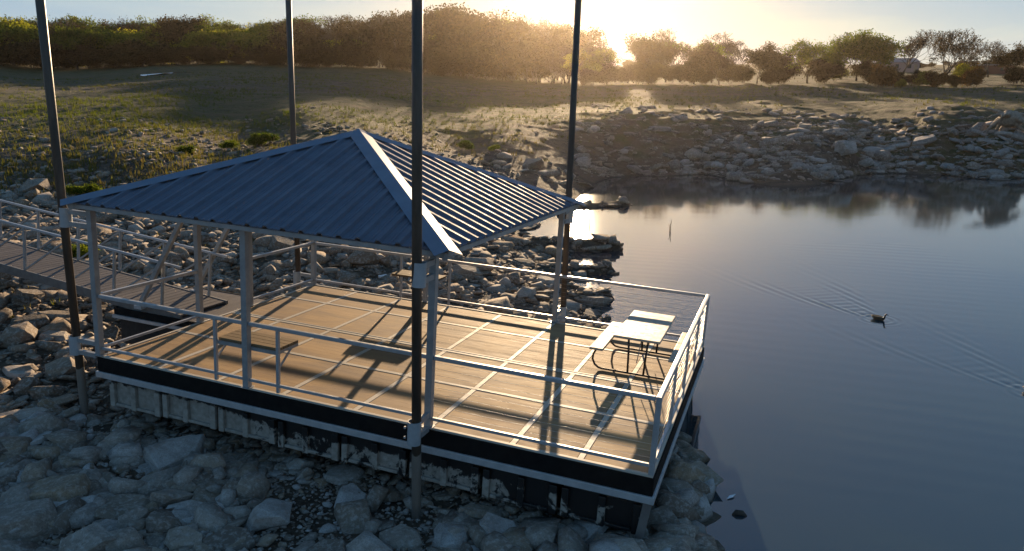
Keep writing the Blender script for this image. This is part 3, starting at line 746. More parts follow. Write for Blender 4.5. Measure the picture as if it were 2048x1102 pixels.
# rocks one can tell apart, placed one by one: pixel, radius, kind, zone, label
HERO = [(70,384,.72,'chunk','left','large rounded grey boulder on the bank above the gangway railing, left edge',0),
 (345,925,.62,'slab','fore','broad brown-grey slab tilted in the foreground below the left floats',.9),
 (120,805,.36,'slab','fore','wide flat slab in the dark lower left foreground',.1),
 (150,960,.32,'slab','fore','blue-grey oval rock resting on another slab, lower left',.3),
 (110,1000,.55,'slab','fore','long brownish slab under the oval rock, lower left',.15),
 (30,1065,.62,'slab','fore','big shaded slab cut off by the lower left corner',.5),
 (250,1020,.40,'slab','fore','squarish shaded slab at the bottom, right of the corner slab',.6),
 (960,1030,.33,'slab','fore','pointed triangular slab among the rocks right of the central pole foot',.4),
 (1165,1070,.55,'plate','fore','long thin slab lying flat at the bottom, under the lake-end floats',.35),
 (690,955,.34,'slab','fore','low brown slab against the foot of the middle floats',.2),
 (560,880,.30,'slab','fore','tan slab touching the bottom of the left floats',.0),
 (1395,975,.42,'chunk','shore','large pale boulder at the water beside the dock corner',.4),
 (1352,965,.30,'chunk','shore','upright pale stone tight against the dock corner',1.3),
 (1385,925,.28,'chunk','shore','sunlit-rimmed grey boulder nearest the dock side at the waterline',.7),
 (1395,1040,.36,'plate','shore','flat ledge stone jutting into the water at lower right',.2),
 (1320,1060,.34,'chunk','shore','pale grey block at the bottom below the dock corner',.1),
 (725,528,.62,'chunk','back','massive dark grey boulder behind the dock, left of the counter',.2),
 (800,520,.48,'chunk','back','dark rounded boulder behind the far counter',.5),
 (660,545,.34,'slab','back','flat grey boulder behind the far left corner post',.2),
 (955,540,.55,'chunk','back','wide grey boulder behind the back railing, right of the counter',.1),
 (1085,600,.38,'chunk','back','peaked brown rock behind the cable railing',.9),
 (930,595,.26,'chunk','back','smooth grey rock just past the back edge near the counter',.2),
 (545,575,.36,'slab','back','golden-brown sunlit slab behind the gate posts',.3),
 (1095,350,.95,'slab','mid','big blue-grey slab just above the roof corner',.2),
 (1065,335,.9,'chunk','mid','tall pale boulder behind the blue-grey slab above the roof corner',.1),
 (1222,411,.6,'plate','mid','dark flat rock forming the tip of the spit by the sun glitter',.0),
 (1205,497,.42,'slab','back','wedge-shaped rock ending the second spit in the water',.0),
 (1320,262,1.3,'slab','far','large purple-grey slab at the left end of the far bank',.2),
 (1690,305,1.2,'chunk','far','big pale boulder in the middle of the far bank',.3),
 (1745,312,1.15,'chunk','far','pale cracked boulder right of the big one on the far bank',.9),
 (1850,285,1.5,'slab','far','broad tilted slab on the far bank right of the middle',.6),
 (120,640,.55,'slab','left','long low boulder crossing the bank left of the dark pole',.1),
 (60,650,.5,'slab','left','flat long boulder at the left edge, level with the dock rail',.0),
 (130,745,.36,'chunk','left','pale grey rounded boulder left of the pole, at deck height',.5),
 (95,795,.30,'chunk','left','small round boulder at the edge of the shadow left of the dock',.3)]
for u, v, r, kind, zone, lab, rot in HERO:
    Ys = np.linspace(5.5, 108, 4000); dz_ = -math.sin(PITCH) - (v-551)/F*math.cos(PITCH); dy_ = math.cos(PITCH) - (v-551)/F*math.sin(PITCH)
    xs_ = Ys/dy_*(u-1024)/F; hit = np.argmax(height(xs_, Ys) >= CAM_H + Ys/dy_*dz_); p = Vector((xs_[hit], Ys[hit], 0))
    put_rock(p.x, p.y, r, kind, zone, rot=rot, tilt=.12, label=lab); taken.append((p.x, p.y, r*.8))
def free(x, y, r, k=.8):
    for a, b, c in taken:
        if (a-x)**2 + (b-y)**2 < ((c+r)*k)**2: return False
    return True
def zone_of(x, y, z, u, v):
    if y > 52 and x > 5: return 'far'
    if y > 30: return 'mid'
    q = DI @ Vector((x, y, z))
    if q.x > L-.4: return 'shore'
    if q.y < -.1 and q.x > -1.2: return 'fore'
    if q.x < 0 and q.y < 5.5: return 'left'
    return 'back'
def dens(zone, x, y, z, u, v):
    if zone == 'far': return np.clip((6.0-z)/2.5, 0, 1)*(.24+.26*(v > 255))*np.clip(.75+fbm(np.array([x*.3]), np.array([y*.3]), 3)[0]*2.5, .1, 1.4)
    if zone == 'mid' and x > 1.5 and 39 < y < 43.5 and z > -.05: return 1.
    if zone == 'mid':
        n_ = fbm(np.array([x*.16]), np.array([y*.16]), 3)[0]
        return (.75 if x > 0 else .95)*np.clip(.5+n_*3.2, 0.03, 1)*np.clip((66-y)/18, .0, 1)
    n_ = fbm(np.array([x*.7]), np.array([y*.7]), 3)[0]
    if zone == 'left': return np.clip(.8+n_*1.6, .25, 1)
    if zone == 'fore': return np.clip(.7+n_*2.2, .12, 1)
    return 1.
cand = []
def sample(n_, d0, d1, u0, u1, fr, zsel):
    out = 0; tries = 0
    while out < n_ and tries < n_*14:
        tries += 1
        d = math.exp(random.uniform(math.log(d0), math.log(d1))); u = random.uniform(u0, u1); a_ = math.atan((u-1024)/F/.97)
        x, y = d*math.sin(a_), d*math.cos(a_); 
        yield x, y
        out += 1
XYs = {}
def batch(n_, d0, d1, u0, u1):
    d = np.exp(RNG.uniform(math.log(d0), math.log(d1), n_)); a_ = np.arctan(RNG.uniform(u0, u1, n_-0) if False else (RNG.uniform(u0, u1, n_)-1024)/F/.97)
    x, y = d*np.sin(a_), d*np.cos(a_); z = height(x, y); u, v = proj(x, y, z); return np.column_stack([x, y, z, u, v])
B = np.vstack([batch(9000, 6.5, 14, -260, 1600), batch(20000, 11, 36, -200, 1400), batch(9000, 28, 64, -120, 1450), batch(16000, 56, 88, 1150, 2250)])
SIZES = {'fore': (.05,.44,1.95), 'left': (.05,.50,2.05), 'back': (.06,.5,2.05), 'shore': (.10,.46,1.2), 'mid': (.10,.75,2.0), 'far': (.13,1.0,1.8)}
def psize(zone):
    a, b, k_ = SIZES[zone]; q = random.random(); e_ = 1-k_
    return (a**e_ + q*(b**e_-a**e_))**(1/e_)
small = []
for x, y, z, u, v in B:
    if z < -.10: continue
    zn = zone_of(x, y, z, u, v)
    if zn != 'far' and z > 6: continue
    if random.random() > dens(zn, x, y, z, u, v): continue
    r = psize(zn); r = min(r, random.uniform(.12,.34)) if zn == 'mid' and x < -2 else r; q = DI @ Vector((x, y, z))
    if z < 0 and r < .1 or zn == 'shore' and z < -.03: continue
    if -.25 < q.x < L+.15 and -.3 < q.y < W+.3 and (r > .24 or q.z + r*.4 > -.80): continue
    if q.x <= -.1 and 2.2 < q.y < 4.7 and q.z + r*.6 > (-.45 if q.x > -2.6 else -.14 + .082*(-q.x-.5)): continue
    kind = random.choices(('slab','plate','chunk'), {'far': (5,7,1), 'mid': (4,5,1), 'fore': (6,3,2), 'left': (5,7,1), 'back': (5,6,2)}.get(zn, (5,2,3)))[0]
    cand.append((r*F/math.hypot(x, y), x, y, r, kind, zn))
cand.sort(key=lambda c: -c[0])
for c in cand:
    if rock_n < 292 and free(c[1], c[2], c[3], .72):
        put_rock(c[1], c[2], c[3], c[4], c[5], **(dict(tilt=.16, sx=1.3, sz=.85, rot=random.gauss(0,.8)) if c[5] == 'far' else {})); taken.append((c[1], c[2], c[3]))
    else: small.append(c)
def merge(items, name, label):
    VV = []; FF = []; TT = []; b = 0
    xs = np.array([[i[1], i[2]] for i in items]); zs = height(xs[:,0], xs[:,1])
    for it, z in zip(items, zs):
        _, x, y, r, kind, zn = it; V, Fc = random.choice(LO[kind])
        tl = .2 if zn == 'far' else .25
        m3 = np.array((Matrix.Rotation(random.random()*6.28, 3, 'Z') @ Matrix.Rotation(random.gauss(0,tl), 3, 'X') @ Matrix.Rotation(random.gauss(0,tl), 3, 'Y')))
        h = r*{'slab': .24, 'plate': .10, 'chunk': .5}[kind]
        VV.append((V*r*np.array([1, random.uniform(.8,1.15), random.uniform(.8,1.2)])) @ m3.T + (x, y, z + h*.35)); FF.append(Fc + b); b += len(V); TT.append(np.full(len(V), random.random()))
    o = link(name, mesh_np(name, np.vstack(VV), np.vstack(FF), [M[{'far': 'rubble_far', 'left': 'rubble_brown', 'back': 'rubble_brown', 'mid': 'rubble_brown'}.get(items[0][5], 'rubble')]], False, np.concatenate(TT))); tag(o, label, 'rubble', None, 'stuff')
near = [c for c in small if c[5] in ('fore','shore')]; bank = [c for c in small if c[5] in ('left','back')]; far_ = [c for c in small if c[5] == 'far']; mid_ = [c for c in small if c[5] == 'mid']
merge(near, 'rubble', 'broken grey rubble between the larger rocks in front of the dock')
merge(bank, 'rubble', 'brown rubble on the bank left of and behind the dock')
merge(mid_, 'rubble', 'scattered small stones on the bare bank beyond the roof')
merge(far_, 'rubble', 'broken slabs and rubble covering the far bank above the water')
# gravel in the foreground
Gv = batch(15000, 6.5, 13.5, -260, 1500); gi = []
for x, y, z, u, v in Gv:
    q = DI @ Vector((x, y, z))
    if z > .03 and q.y < .4: gi.append((0, x, y, random.uniform(.012, .05), random.choice(('chunk','slab')), 'fore'))
Gb = batch(12000, 11, 30, -200, 1250); gb = []
for x, y, z, u, v in Gb:
    q = DI @ Vector((x, y, z))
    if z > .05 and (q.x < -.1 or q.y > W+.1): gb.append((0, x, y, random.uniform(.02, .075), random.choice(('plate','slab')), 'left'))
merge(gb, 'gravel', 'small brown stones littering the bank left of and behind the dock')
merge(gi, 'gravel', 'loose pale gravel filling the gaps between the foreground rocks')
# ------------------------------------------------------------------ trees
def grow_tree(seed, H, fork, spread, levels, r0, nl, leaf, lsize, lean=0., lspread=.35, up=.12, multi=1, rmin=.02):
    r = random.Random(seed); mb = MB(); ends = []; 
    def branch(p, d, ln, rad, lev):
        n_ = 4 if lev < 2 else 3; pts = [p]; rr = [rad]; q = p.copy(); dd = d.copy(); kids = []
        for i in range(n_):
            dd = (dd + Vector((r.gauss(0,.16), r.gauss(0,.16), r.gauss(0,.12) + up*(.6 if lev else .2)))).normalized()
            q = q + dd*ln/n_; pts.append(q.copy()); rr.append(max(rad*(1-.45*(i+1)/n_), rmin))
            if (lev > 0 and i >= 1 or lev == 0 and i >= n_-2) and i < n_-1 and lev < levels and r.random() < (.55 if lev else .9): kids.append((q.copy(), dd.copy(), rr[-1]*.7))
        mb.tube(pts, rr, 7 if lev == 0 else 5 if lev < 3 else 3, cap=False)
        if lev >= levels: ends.append((q, lev)); ends.append(((pts[-2]+q)*.5, lev)); return
        if lev >= levels-1: ends.append((q, lev))
        for k_ in range(r.choice((2,3,3)) if lev < levels-1 else 2): kids.append((q.copy(), dd.copy(), rr[-1]*.82))
        for ki, (kp, kd, kr) in enumerate(kids):
            a_ = r.uniform(.35, .95)*spread*(.35 if lev < 2 and ki == len(kids)-1 else 1); ax = Vector((r.gauss(0,1), r.gauss(0,1), r.gauss(0,.5))); ax = kd.cross(ax)
            if ax.length < 1e-3: continue
            nd = Quaternion(ax.normalized(), a_) @ kd
            branch(kp, nd, ln*r.uniform(.62, .86) if lev else hf*H*(1-fork)*.36*r.uniform(.8,1.2), kr, lev+1)
    for m_ in range(multi):
        hf = 1. if multi == 1 else r.uniform(.45, 1.15)
        a_ = 2*math.pi*m_/multi; st = Vector((math.cos(a_)*.25, math.sin(a_)*.25, 0))*(multi > 1)
        branch(st, Vector((lean + st.x*1.2, st.y*1.2, 1)).normalized(), H*fork, r0*(1 if multi == 1 else .6), 0)
    V = np.array(mb.v); s = H/V[:,2].max(); V[:,2] *= s
    hs = .35 + .65*s; V[:,:2] *= hs
    Fq = np.array(mb.f); trunk = mesh_np('trunk', V, Fq, [M['bark']], True)
    g = np.random.default_rng(seed); LV = []; LT = []
    for e_, lev in ends:
        e_ = np.array([e_.x*hs, e_.y*hs, e_.z*s]); tone = g.random()
        k_ = g.poisson(nl)
        if not k_: continue
        c = e_ + g.normal(0, lspread, (k_,3))*np.array([1,1,.75]); a_ = g.normal(0,1,(k_,3)); a_ /= np.linalg.norm(a_,axis=1)[:,None]
        b_ = np.cross(a_, g.normal(0,1,(k_,3))); b_ /= np.linalg.norm(b_,axis=1)[:,None]+1e-9; sz = (lsize*g.uniform(.6,1.4,k_))[:,None]
        LV.append(np.stack([c-a_*sz, c+b_*sz*.55, c+a_*sz, c-b_*sz*.55], 1)); LT.append(np.repeat(np.clip(tone*.8+g.random(k_)*.2,0,1),4))
    if LV:
        LV = np.concatenate(LV).reshape(-1,3); LT = np.concatenate(LT); LV[:,2] = np.maximum(LV[:,2], .05)
    else: LV = np.zeros((4,3)); LT = np.zeros(4)
    crown = mesh_np('crown', LV, np.arange(len(LV)).reshape(-1,4), [M[leaf]], False, LT)
    return trunk, crown, H, len(Fq), len(LV)//4
TV_ = {}
def variants(key, n_, **kw): TV_[key] = [grow_tree(hash(key) % 97 * 0 + 31*i + 7*len(key), **kw) for i in range(n_)]
variants('bare_oak', 3, H=9., fork=.24, spread=.8, levels=6, r0=.26, rmin=.026, nl=.5, leaf='leaf_olive', lsize=.11, lspread=.2, up=.17)
variants('open_oak', 3, H=9., fork=.22, spread=.8, levels=5, r0=.22, nl=5, leaf='leaf_green', lsize=.15, lspread=.38, up=.17)
variants('dense_oak', 4, H=9., fork=.14, spread=.85, levels=5, r0=.22, up=.17, nl=10, leaf='leaf_olive', lsize=.17, lspread=.5)
variants('green_oak', 3, H=9., fork=.14, spread=.8, levels=5, r0=.22, up=.18, nl=10, leaf='leaf_green', lsize=.17, lspread=.5)
variants('light_tree', 2, H=6., fork=.15, spread=.7, levels=5, r0=.10, nl=8, leaf='leaf_yellow', lsize=.11, lspread=.3, up=.2)
variants('thicket', 4, H=6., fork=.10, spread=.8, levels=4, r0=.10, nl=17, leaf='leaf_yellow', lsize=.17, lspread=.5, multi=5, up=.16)
variants('brown_thicket', 4, H=6., fork=.10, spread=.8, levels=4, r0=.10, nl=16, leaf='leaf_olive', lsize=.17, lspread=.5, multi=5, up=.16)
variants('rusty_brush', 3, H=3., fork=.10, spread=.8, levels=4, r0=.05, nl=7, leaf='leaf_rust', lsize=.10, lspread=.28, multi=5, up=.16)
variants('leaning_oak', 1, H=9., fork=.2, spread=.9, levels=6, r0=.3, rmin=.026, nl=.7, leaf='leaf_olive', lsize=.12, lspread=.22, lean=.55, up=.12)
variants('weed', 3, H=1., fork=.25, spread=.7, levels=3, r0=.012, nl=9, leaf='leaf_green', lsize=.05, lspread=.13, multi=6, rmin=.004)
tree_c = 0
def plant(key, x, y, h, label, group=None, var=None, rot=None, cat='tree', wide=1., name='oak_tree'):
    global tree_c; tree_c += 1
    t, c, H, *_ = TV_[key][(random.randrange(99) if var is None else var) % len(TV_[key])]
    s = h/H
    e_ = empty(name, loc=(x, y, gz(x, y)-.1), label=label, cat=cat, group=group); e_.scale = (s*wide, s*wide, s); e_.rotation_euler.z = random.random()*6.28 if rot is None else rot
    link('trunk', t, e_); link('crown', c, e_); return e_
def plant_px(key, u, vtop, Y, label, **kw):
    p = at(u, vtop, Y); h = p.z - gz(p.x, p.y) + .1
    return plant(key, p.x, p.y, max(h, .6), label, **kw)
# right hand group, tree by tree
RT = [('light_tree',1152,103,158,'small pale yellow-green tree left of the tall pole at the sunny wood edge'),
 ('light_tree',1188,118,157,'slim yellow-green sapling just right of the tall pole near the sun'),
 ('open_oak',1216,98,163,'thin leafing tree below the sun glow, first of the right hand trees'),
 ('dense_oak',1258,70,166,'rounded brown oak below the sun glow, flat topped'),
 ('dense_oak',1300,76,163,'brown oak with a shrubby skirt, second of the glowing group'),
 ('open_oak',1335,84,166,'half-leafed oak between two round oaks in the glow'),
 ('bare_oak',1366,58,172,'tall twiggy oak with domed top, tallest in the glowing group'),
 ('dense_oak',1392,86,160,'low brown oak at the front of the glowing group'),
 ('open_oak',1428,86,166,'yellow-green oak left of the open-crowned oak'),
 ('bare_oak',1476,62,172,'open-crowned oak with sky showing through its spreading limbs'),
 ('dense_oak',1442,104,158,'short dark oak at the foot of the open-crowned oak'),
 ('dense_oak',1520,88,160,'dark dense round oak at the right end of the glowing group'),
 ('dense_oak',1558,104,162,'small dark oak at the gap in the trees'),
 ('open_oak',1622,80,160,'green airy oak just right of the sunlit gap'),
 ('green_oak',1660,92,163,'green oak behind the airy one, right of the gap'),
 ('bare_oak',1690,62,172,'tall bare-topped oak behind the green clump'),
 ('green_oak',1722,66,163,'big green oak in the middle of the green clump'),
 ('green_oak',1750,72,160,'dense green oak at the right end of the green clump'),
 ('bare_oak',1815,60,184,'bare oak with spreading crown standing alone against the sky'),
 ('bare_oak',1985,80,208,'far bare oak behind the dark red shed'),
 ('dense_oak',2046,88,148,'dark oak at the right edge of the picture')]
for i, (key, u, vt, Y, lab) in enumerate(RT): plant_px(key, u, vt, Y, lab, var=i, wide=1.18 if 'oak' in key else 1.)
plant_px('leaning_oak', 1886, 58, 142, 'big dark leaning oak with crooked trunk, widest crown on the right', rot=R(10), wide=1.15)
for i, u in enumerate((1180, 1205, 1240, 1275, 1310, 1345, 1385, 1410, 1455, 1490, 1540, 1575, 1635, 1680, 1735)):
    plant_px(('brown_thicket','thicket')[i % 2 if u > 1580 else 0], u+random.uniform(-8,8), random.uniform(118,138), 158+random.uniform(-2,4), 'low leafy thicket filling under the right hand trees', group='thickets under the right hand trees', name='thicket', cat='shrub')
for i, u in enumerate((1765, 1785, 1803, 1822, 1842, 1858, 1876, 1905, 1928, 1945)):
    plant_px(('rusty_brush','brown_thicket','thicket')[i%3], u, random.uniform(126,160), 138+random.uniform(-4,6), 'rusty brown brush along the foot of the leaning oak', group='brush at the foot of the leaning oak', name='brush', cat='shrub')
for i, u in enumerate((2030, 2062, 2090)):
    plant_px('brown_thicket', u, 135, 138, 'dark brush at the right edge of the picture', group='brush at the right edge', name='brush', cat='shrub')
# the wood on the left hill
def wy(u): return np.interp(u, [0,600,1000,1150], [166,166,166,166])
def top_v(u): return np.interp(u, [-120,0,60,120,250,380,500,600,700,760,830,900,980,1060,1110,1150,1200], [35,32,38,34,38,40,36,38,32,26,32,22,24,34,42,58,80])
for i in range(76):
    u = -110 + 1290*(i+.5)/76 + random.uniform(-6,6); Y = wy(u) + random.choice((16,26,38)) + random.uniform(-3,3)
    key = random.choices(('dense_oak','open_oak','bare_oak','green_oak'), (1.6,2.4,2,2.6) if u < 560 else (4,.4,3.6,.1))[0]
    plant_px(key, u, top_v(u) + random.choice((random.uniform(-9, 8), random.uniform(4, 26))), Y, 'tall oak of the wood crowning the left hill', group='tall trees of the wood on the left hill', wide=1.1)
for i in range(46):
    u = -110 + 1260*(i+.5)/46 + random.uniform(-6,6); Y = wy(u) + 5 + random.uniform(-3,5)
    key = random.choices(('thicket','green_oak','dense_oak','brown_thicket'), (5,2,1,.5) if u < 560 else (.15,.15,3,4))[0]
    plant_px(key, u, (56 if u < 300 else 62 if u < 560 else 66) + random.uniform(-16, 18), Y, 'bushy tree along the front edge of the left wood', group='bushy trees along the front of the left wood', wide=random.uniform(1.05,1.5))
for i in range(50):
    u = -110 + 1250*(i+.5)/50 + random.uniform(-6,6); Y = wy(u) + random.uniform(-1.5,2)
    plant_px(random.choice(('brown_thicket','brown_thicket','dense_oak')), u, random.uniform(80,112), Y, 'dark low thicket at the foot of the left wood', group='low thickets at the foot of the left wood', name='thicket', cat='shrub', wide=1.3)
for i in range(34):
    u = -110 + 1270*(i+.5)/34 + random.uniform(-6,6)
    plant_px(random.choice(('brown_thicket','dense_oak')), u, random.uniform(70,92), wy(u) + 11 + random.uniform(-2,2), 'shaded understorey tree inside the left wood', group='understorey trees inside the left wood', wide=1.5)
for i in range(34):
    u = 1180 + 950*(i+.5)/34 + random.uniform(-8,8); Y = 300 + random.uniform(-20,30)
    plant_px(random.choice(('dense_oak','brown_thicket','dense_oak')), u, random.uniform(112,128), Y, 'distant hazy tree on the far ridge behind the right hand trees', group='distant trees on the far ridge', wide=1.5)
# single shrubs on the bare field
for u, v, h, lab in [(527,291,.95,'bright green weed clump on the bare field left of the roof peak'),(372,308,.6,'small green weed on the field below the wood, left of the weed clump'),(460,300,.7,'pale dry bush on the field just left of the weed clump'),
                     (165,395,.7,'greenish weed beside the left roof corner'),(172,520,.6,'yellow-green weed growing beside the gangway planks'),(930,298,.8,'olive weed on the bank beyond the roof, right of the centre pole'),(988,300,.6,'low green weed on the bank above the roof ridge')]:
    p = at(u, v, 30)
    for Y in np.linspace(12, 90, 600):
        q = at(u, v, Y)
        if gz(q.x, q.y) >= q.z: p = q; break
    plant('weed', p.x, p.y, h*.8, lab, cat='weed', name='weed', wide=1.25)
# dry grass and weeds over the field
def tufts(n_, d0, d1, u0, u1, keep, hmin, hmax):
    d = np.exp(RNG.uniform(math.log(d0), math.log(d1), n_)); a_ = np.arctan((RNG.uniform(u0, u1, n_)-1024)/F/.97); x, y = d*np.sin(a_), d*np.cos(a_); z = height(x, y)
    m_ = keep(x, y, z) > RNG.random(n_); x, y, z = x[m_], y[m_], z[m_]; n_ = len(x); nb = 7
    c = np.repeat(np.column_stack([x, y, z]), nb, 0); a_ = RNG.uniform(0, 6.283, n_*nb); hh = RNG.uniform(hmin, hmax, n_).repeat(nb)*RNG.uniform(.5,1.1,n_*nb); wd = hh*.10
    c[:,0] += RNG.normal(0, hh*.35); c[:,1] += RNG.normal(0, hh*.35); ca, sa = np.cos(a_), np.sin(a_); bend = RNG.uniform(.1,.7,n_*nb)*hh
    p0 = c + np.column_stack([-sa*wd, ca*wd, hh*0-.03]); p1 = c + np.column_stack([sa*wd, -ca*wd, hh*0-.03]); p2 = c + np.column_stack([ca*bend, sa*bend, hh])
    V = np.stack([p0,p1,p2],1).reshape(-1,3); tone = np.clip(np.repeat(zones(x,y,z)[:,0] + RNG.normal(0,.22,n_), nb*3), 0, 1)
    return V, tone
V1, t1 = tufts(26000, 34, 146, -120, 1250, lambda x,y,z: np.clip((z-1.2)/1.5,0,1)*np.clip(.55+fbm(x*.09,y*.09,3)*2.2,.05,1), .10, .34)
V2, t2 = tufts(7000, 68, 160, 1200, 2200, lambda x,y,z: np.clip((z-4.6)/1.5,0,1)*np.clip(.55+fbm(x*.09,y*.09,3)*2,.05,1), .15, .45)
V3, t3 = tufts(1500, 14, 40, -150, 1150, lambda x,y,z: np.clip((z-.35)/1.,0,1)*np.clip(.1+fbm(x*.3,y*.3,3)*2.4,.0,1), .08, .24)
V = np.vstack([V1,V2,V3]); 
gr = link('grass', mesh_np('grass', V, np.arange(len(V)).reshape(-1,3), [M['grass']], False, np.concatenate([t1,t2,t3]))); tag(gr, 'sparse dry grass and green weeds over the bare field', 'grass', None, 'stuff')
# ------------------------------------------------------------------ haze
mb = MB(); mb.box(-380, 380, -60, 470, -4, 42)
hk = bpy.data.materials.new('morning_haze'); hk.use_nodes = True; ht = hk.node_tree; ht.nodes.clear()
hv = ht.nodes.new('ShaderNodeVolumePrincipled'); ho = ht.nodes.new('ShaderNodeOutputMaterial'); ht.links.new(hv.outputs[0], ho.inputs['Volume'])
hv.inputs['Density'].default_value = .00009; hv.inputs['Anisotropy'].default_value = .86; hv.inputs['Color'].default_value = (1.,.84,.68,1)
hz = mb.build('haze', hk); tag(hz, kind='stuff')
# ------------------------------------------------------------------ water birds
def make_duck(p, heading, label):
    e_ = empty('duck', loc=(p.x, p.y, 0), label=label, cat='duck'); e_.rotation_euler.z = -heading; e_.scale = (.66,)*3
    sp = [(-.335,.105,.010,.006),(-.30,.098,.030,.014),(-.25,.080,.062,.042),(-.18,.062,.098,.072),(-.08,.052,.122,.092),(.03,.050,.126,.095),(.12,.055,.108,.088),(.185,.075,.075,.072),(.222,.118,.046,.050),(.240,.170,.030,.034),(.250,.225,.025,.028),(.262,.262,.029,.031),(.285,.283,.033,.031),(.315,.280,.027,.024),(.338,.272,.014,.012)]
    mb = MB(); n = 14; P = [Vector((0, s_[0], s_[1])) for s_ in sp]; vs = []; fs = []; ms = []
    for i, s_ in enumerate(sp):
        d = (P[min(i+1,len(P)-1)]-P[max(i-1,0)]).normalized(); a = Vector((1,0,0)); b = a.cross(d).normalized()
        for j in range(n):
            t = 2*math.pi*j/n; vs.append(P[i] + a*math.cos(t)*s_[2] + b*math.sin(t)*s_[3])
    for i in range(len(sp)-1):
        m_ = 2 if i == 0 else 1 if i in (1,2) else 0 if i < 7 else 2
        for j in range(n): fs.append((i*n+j, i*n+(j+1)%n, (i+1)*n+(j+1)%n, (i+1)*n+j)); ms.append(m_)
    fs += [tuple(range(n-1,-1,-1)), tuple((len(sp)-1)*n+j for j in range(n))]; ms += [2, 2]
    mb.v = [tuple(v) for v in vs]; mb.f = fs; mb.m = ms
    o = mb.build('body', [M['feather_brown'], M['feather_buff'], M['feather_black']], e_, smooth=True)
    md = o.modifiers.new('sub', 'SUBSURF'); md.levels = 1; md.render_levels = 1
    for sg in (-1, 1):
        mb = MB(); pts = [(sg*.085,.14,.10),(sg*.118,.05,.105),(sg*.112,-.08,.112),(sg*.075,-.21,.125),(sg*.03,-.30,.13)]
        mb.tube(pts, [.012,.036,.042,.026,.006], 8); w_ = mb.build('wing', [M['feather_brown']], e_, smooth=True)
    mb = MB(); mb.tube([(0,.335,.272),(0,.365,.266),(0,.392,.262)], [.013,.012,.007], 8); mb.build('bill', M['feather_black'], e_, smooth=True)
    return e_
make_duck(DUCK, math.atan2(.62, -.78), 'brown duck with black neck and pale rump swimming ahead of a long wake')
make_duck(D2, math.atan2(.5, -.86), 'second duck, cut off by the right edge below the first, trailing its own wake')
# ------------------------------------------------------------------ sticks and floating bits
def stick(u, v, hgt, lean, label, r=.018):
    p = atz(u, v, 0); e_ = MB(); e_.tube([(0,0,-.5),(lean*.3,0,hgt*.35),(lean*.5+.03,0,hgt*.7),(lean,0,hgt)], [r*1.2,r,r*.8,r*.4], 6)
    o = e_.build('stick', M['bark'], None, smooth=True); o.location = p; tag(o, label, 'stick'); return o
stick(1338, 462, .52, .10, 'thin dark stick standing in the open water, straighter of the close pair')
stick(1343, 464, .34, -.16, 'short leaning stick right beside the taller one in open water')
stick(1179, 452, .55, -.06, 'dark stick poking from the glittering water below the spit', .03)
stick(1322, 384, .5, .25, 'bent twig in the water near the far shore', .03)
p = atz(1461, 995, .0); mb = MB(); mb.add([(-.10,-.02,.012),(0,-.035,.02),(.11,.0,.03),(0,.03,.02),(-.04,.0,.03)], [(0,1,4),(1,2,4),(2,3,4),(3,0,4)]); o = mb.build('floating_leaf', M['white']); o.location = p; o.rotation_euler.z = .5; tag(o, 'pale curled leaf floating off the rocks at lower right', 'leaf')
p = atz(1478, 1030, 0); mb = MB(); mb.tube([(-.09,0,.0),(-.03,.02,.03),(.05,.0,.03),(.10,-.03,.0)], [.02,.045,.04,.015], 7); o = mb.build('driftwood', M['bark'], None, smooth=True); o.location = p; tag(o, 'dark lump of driftwood floating at lower right, below the pale leaf', 'driftwood')
def march(u, v, a_=12, b_=230):
    for Y in np.linspace(a_, b_, 900):
        q = at(u, v, Y)
        if gz(q.x, q.y) >= q.z: return q
    return q
p = march(768, 556, 14, 30); e_ = empty('bottle', loc=(p.x, p.y, p.z+.06), label='white crumpled plastic bottle lying on the rocks beside the far counter', cat='litter'); e_.rotation_euler = (0, R(84), R(12))
mb = MB(); mb.tube([(0,0,-.16),(0,0,-.15),(.004,0,-.05),(-.004,0,.04),(0,0,.09),(0,0,.13),(0,0,.15)], [.04,.05,.046,.05,.045,.022,.02], 12); mb.build('bottle_body', M['white'], e_, smooth=True)
mb = MB(); mb.tube([(0,0,.15),(0,0,.18)], .024, 12); mb.build('cap', M['sleeve'], e_)
# ------------------------------------------------------------------ far stump, uprooted roots, buildings, puddle
p = march(1048, 148, 90, 200); mb = MB(); mb.tube([(0,0,-.2),(.03,0,.3),(-.05,.04,1.0),(.06,.0,1.75),(.16,.03,2.1)], [.75,.55,.46,.42,.2], 9); o = mb.build('tree_stump', M['deadwood'], None, smooth=True); o.location = p; tag(o, 'pale dead stump standing before the dark wood, left of the sun', 'stump')
p = march(2012, 262, 60, 110); e_ = empty('uprooted_stump', loc=(p.x, p.y, p.z-.2), label='uprooted tree stump with pale splayed roots on the bank at the right edge', cat='stump')
r_ = random.Random(5); mb = MB(); mb.tube([(1.2,.6,.9),(.6,.3,1.2),(0,0,1.2),(-.6,-.2,1.0)], [.55,.7,.75,.3], 10); burl = mb.build('root_burl', M['deadwood'], e_, smooth=True)
for i in range(15):
    a_ = r_.uniform(0, 6.28); q = Vector((0,0,1.25)); d = Vector((math.cos(a_), math.sin(a_)*.7, r_.uniform(-.35,.75))).normalized(); pts = [q]; ln = r_.uniform(1.6, 3.0)
    for s_ in range(5): d = (d + Vector((r_.gauss(0,.22), r_.gauss(0,.22), -.16))).normalized(); q = q + d*ln/5; pts.append(q)
    mb = MB(); mb.tube(pts, [.26*(1-.17*s_) for s_ in range(6)], 7); mb.build('root', M['deadwood'], e_, smooth=True)
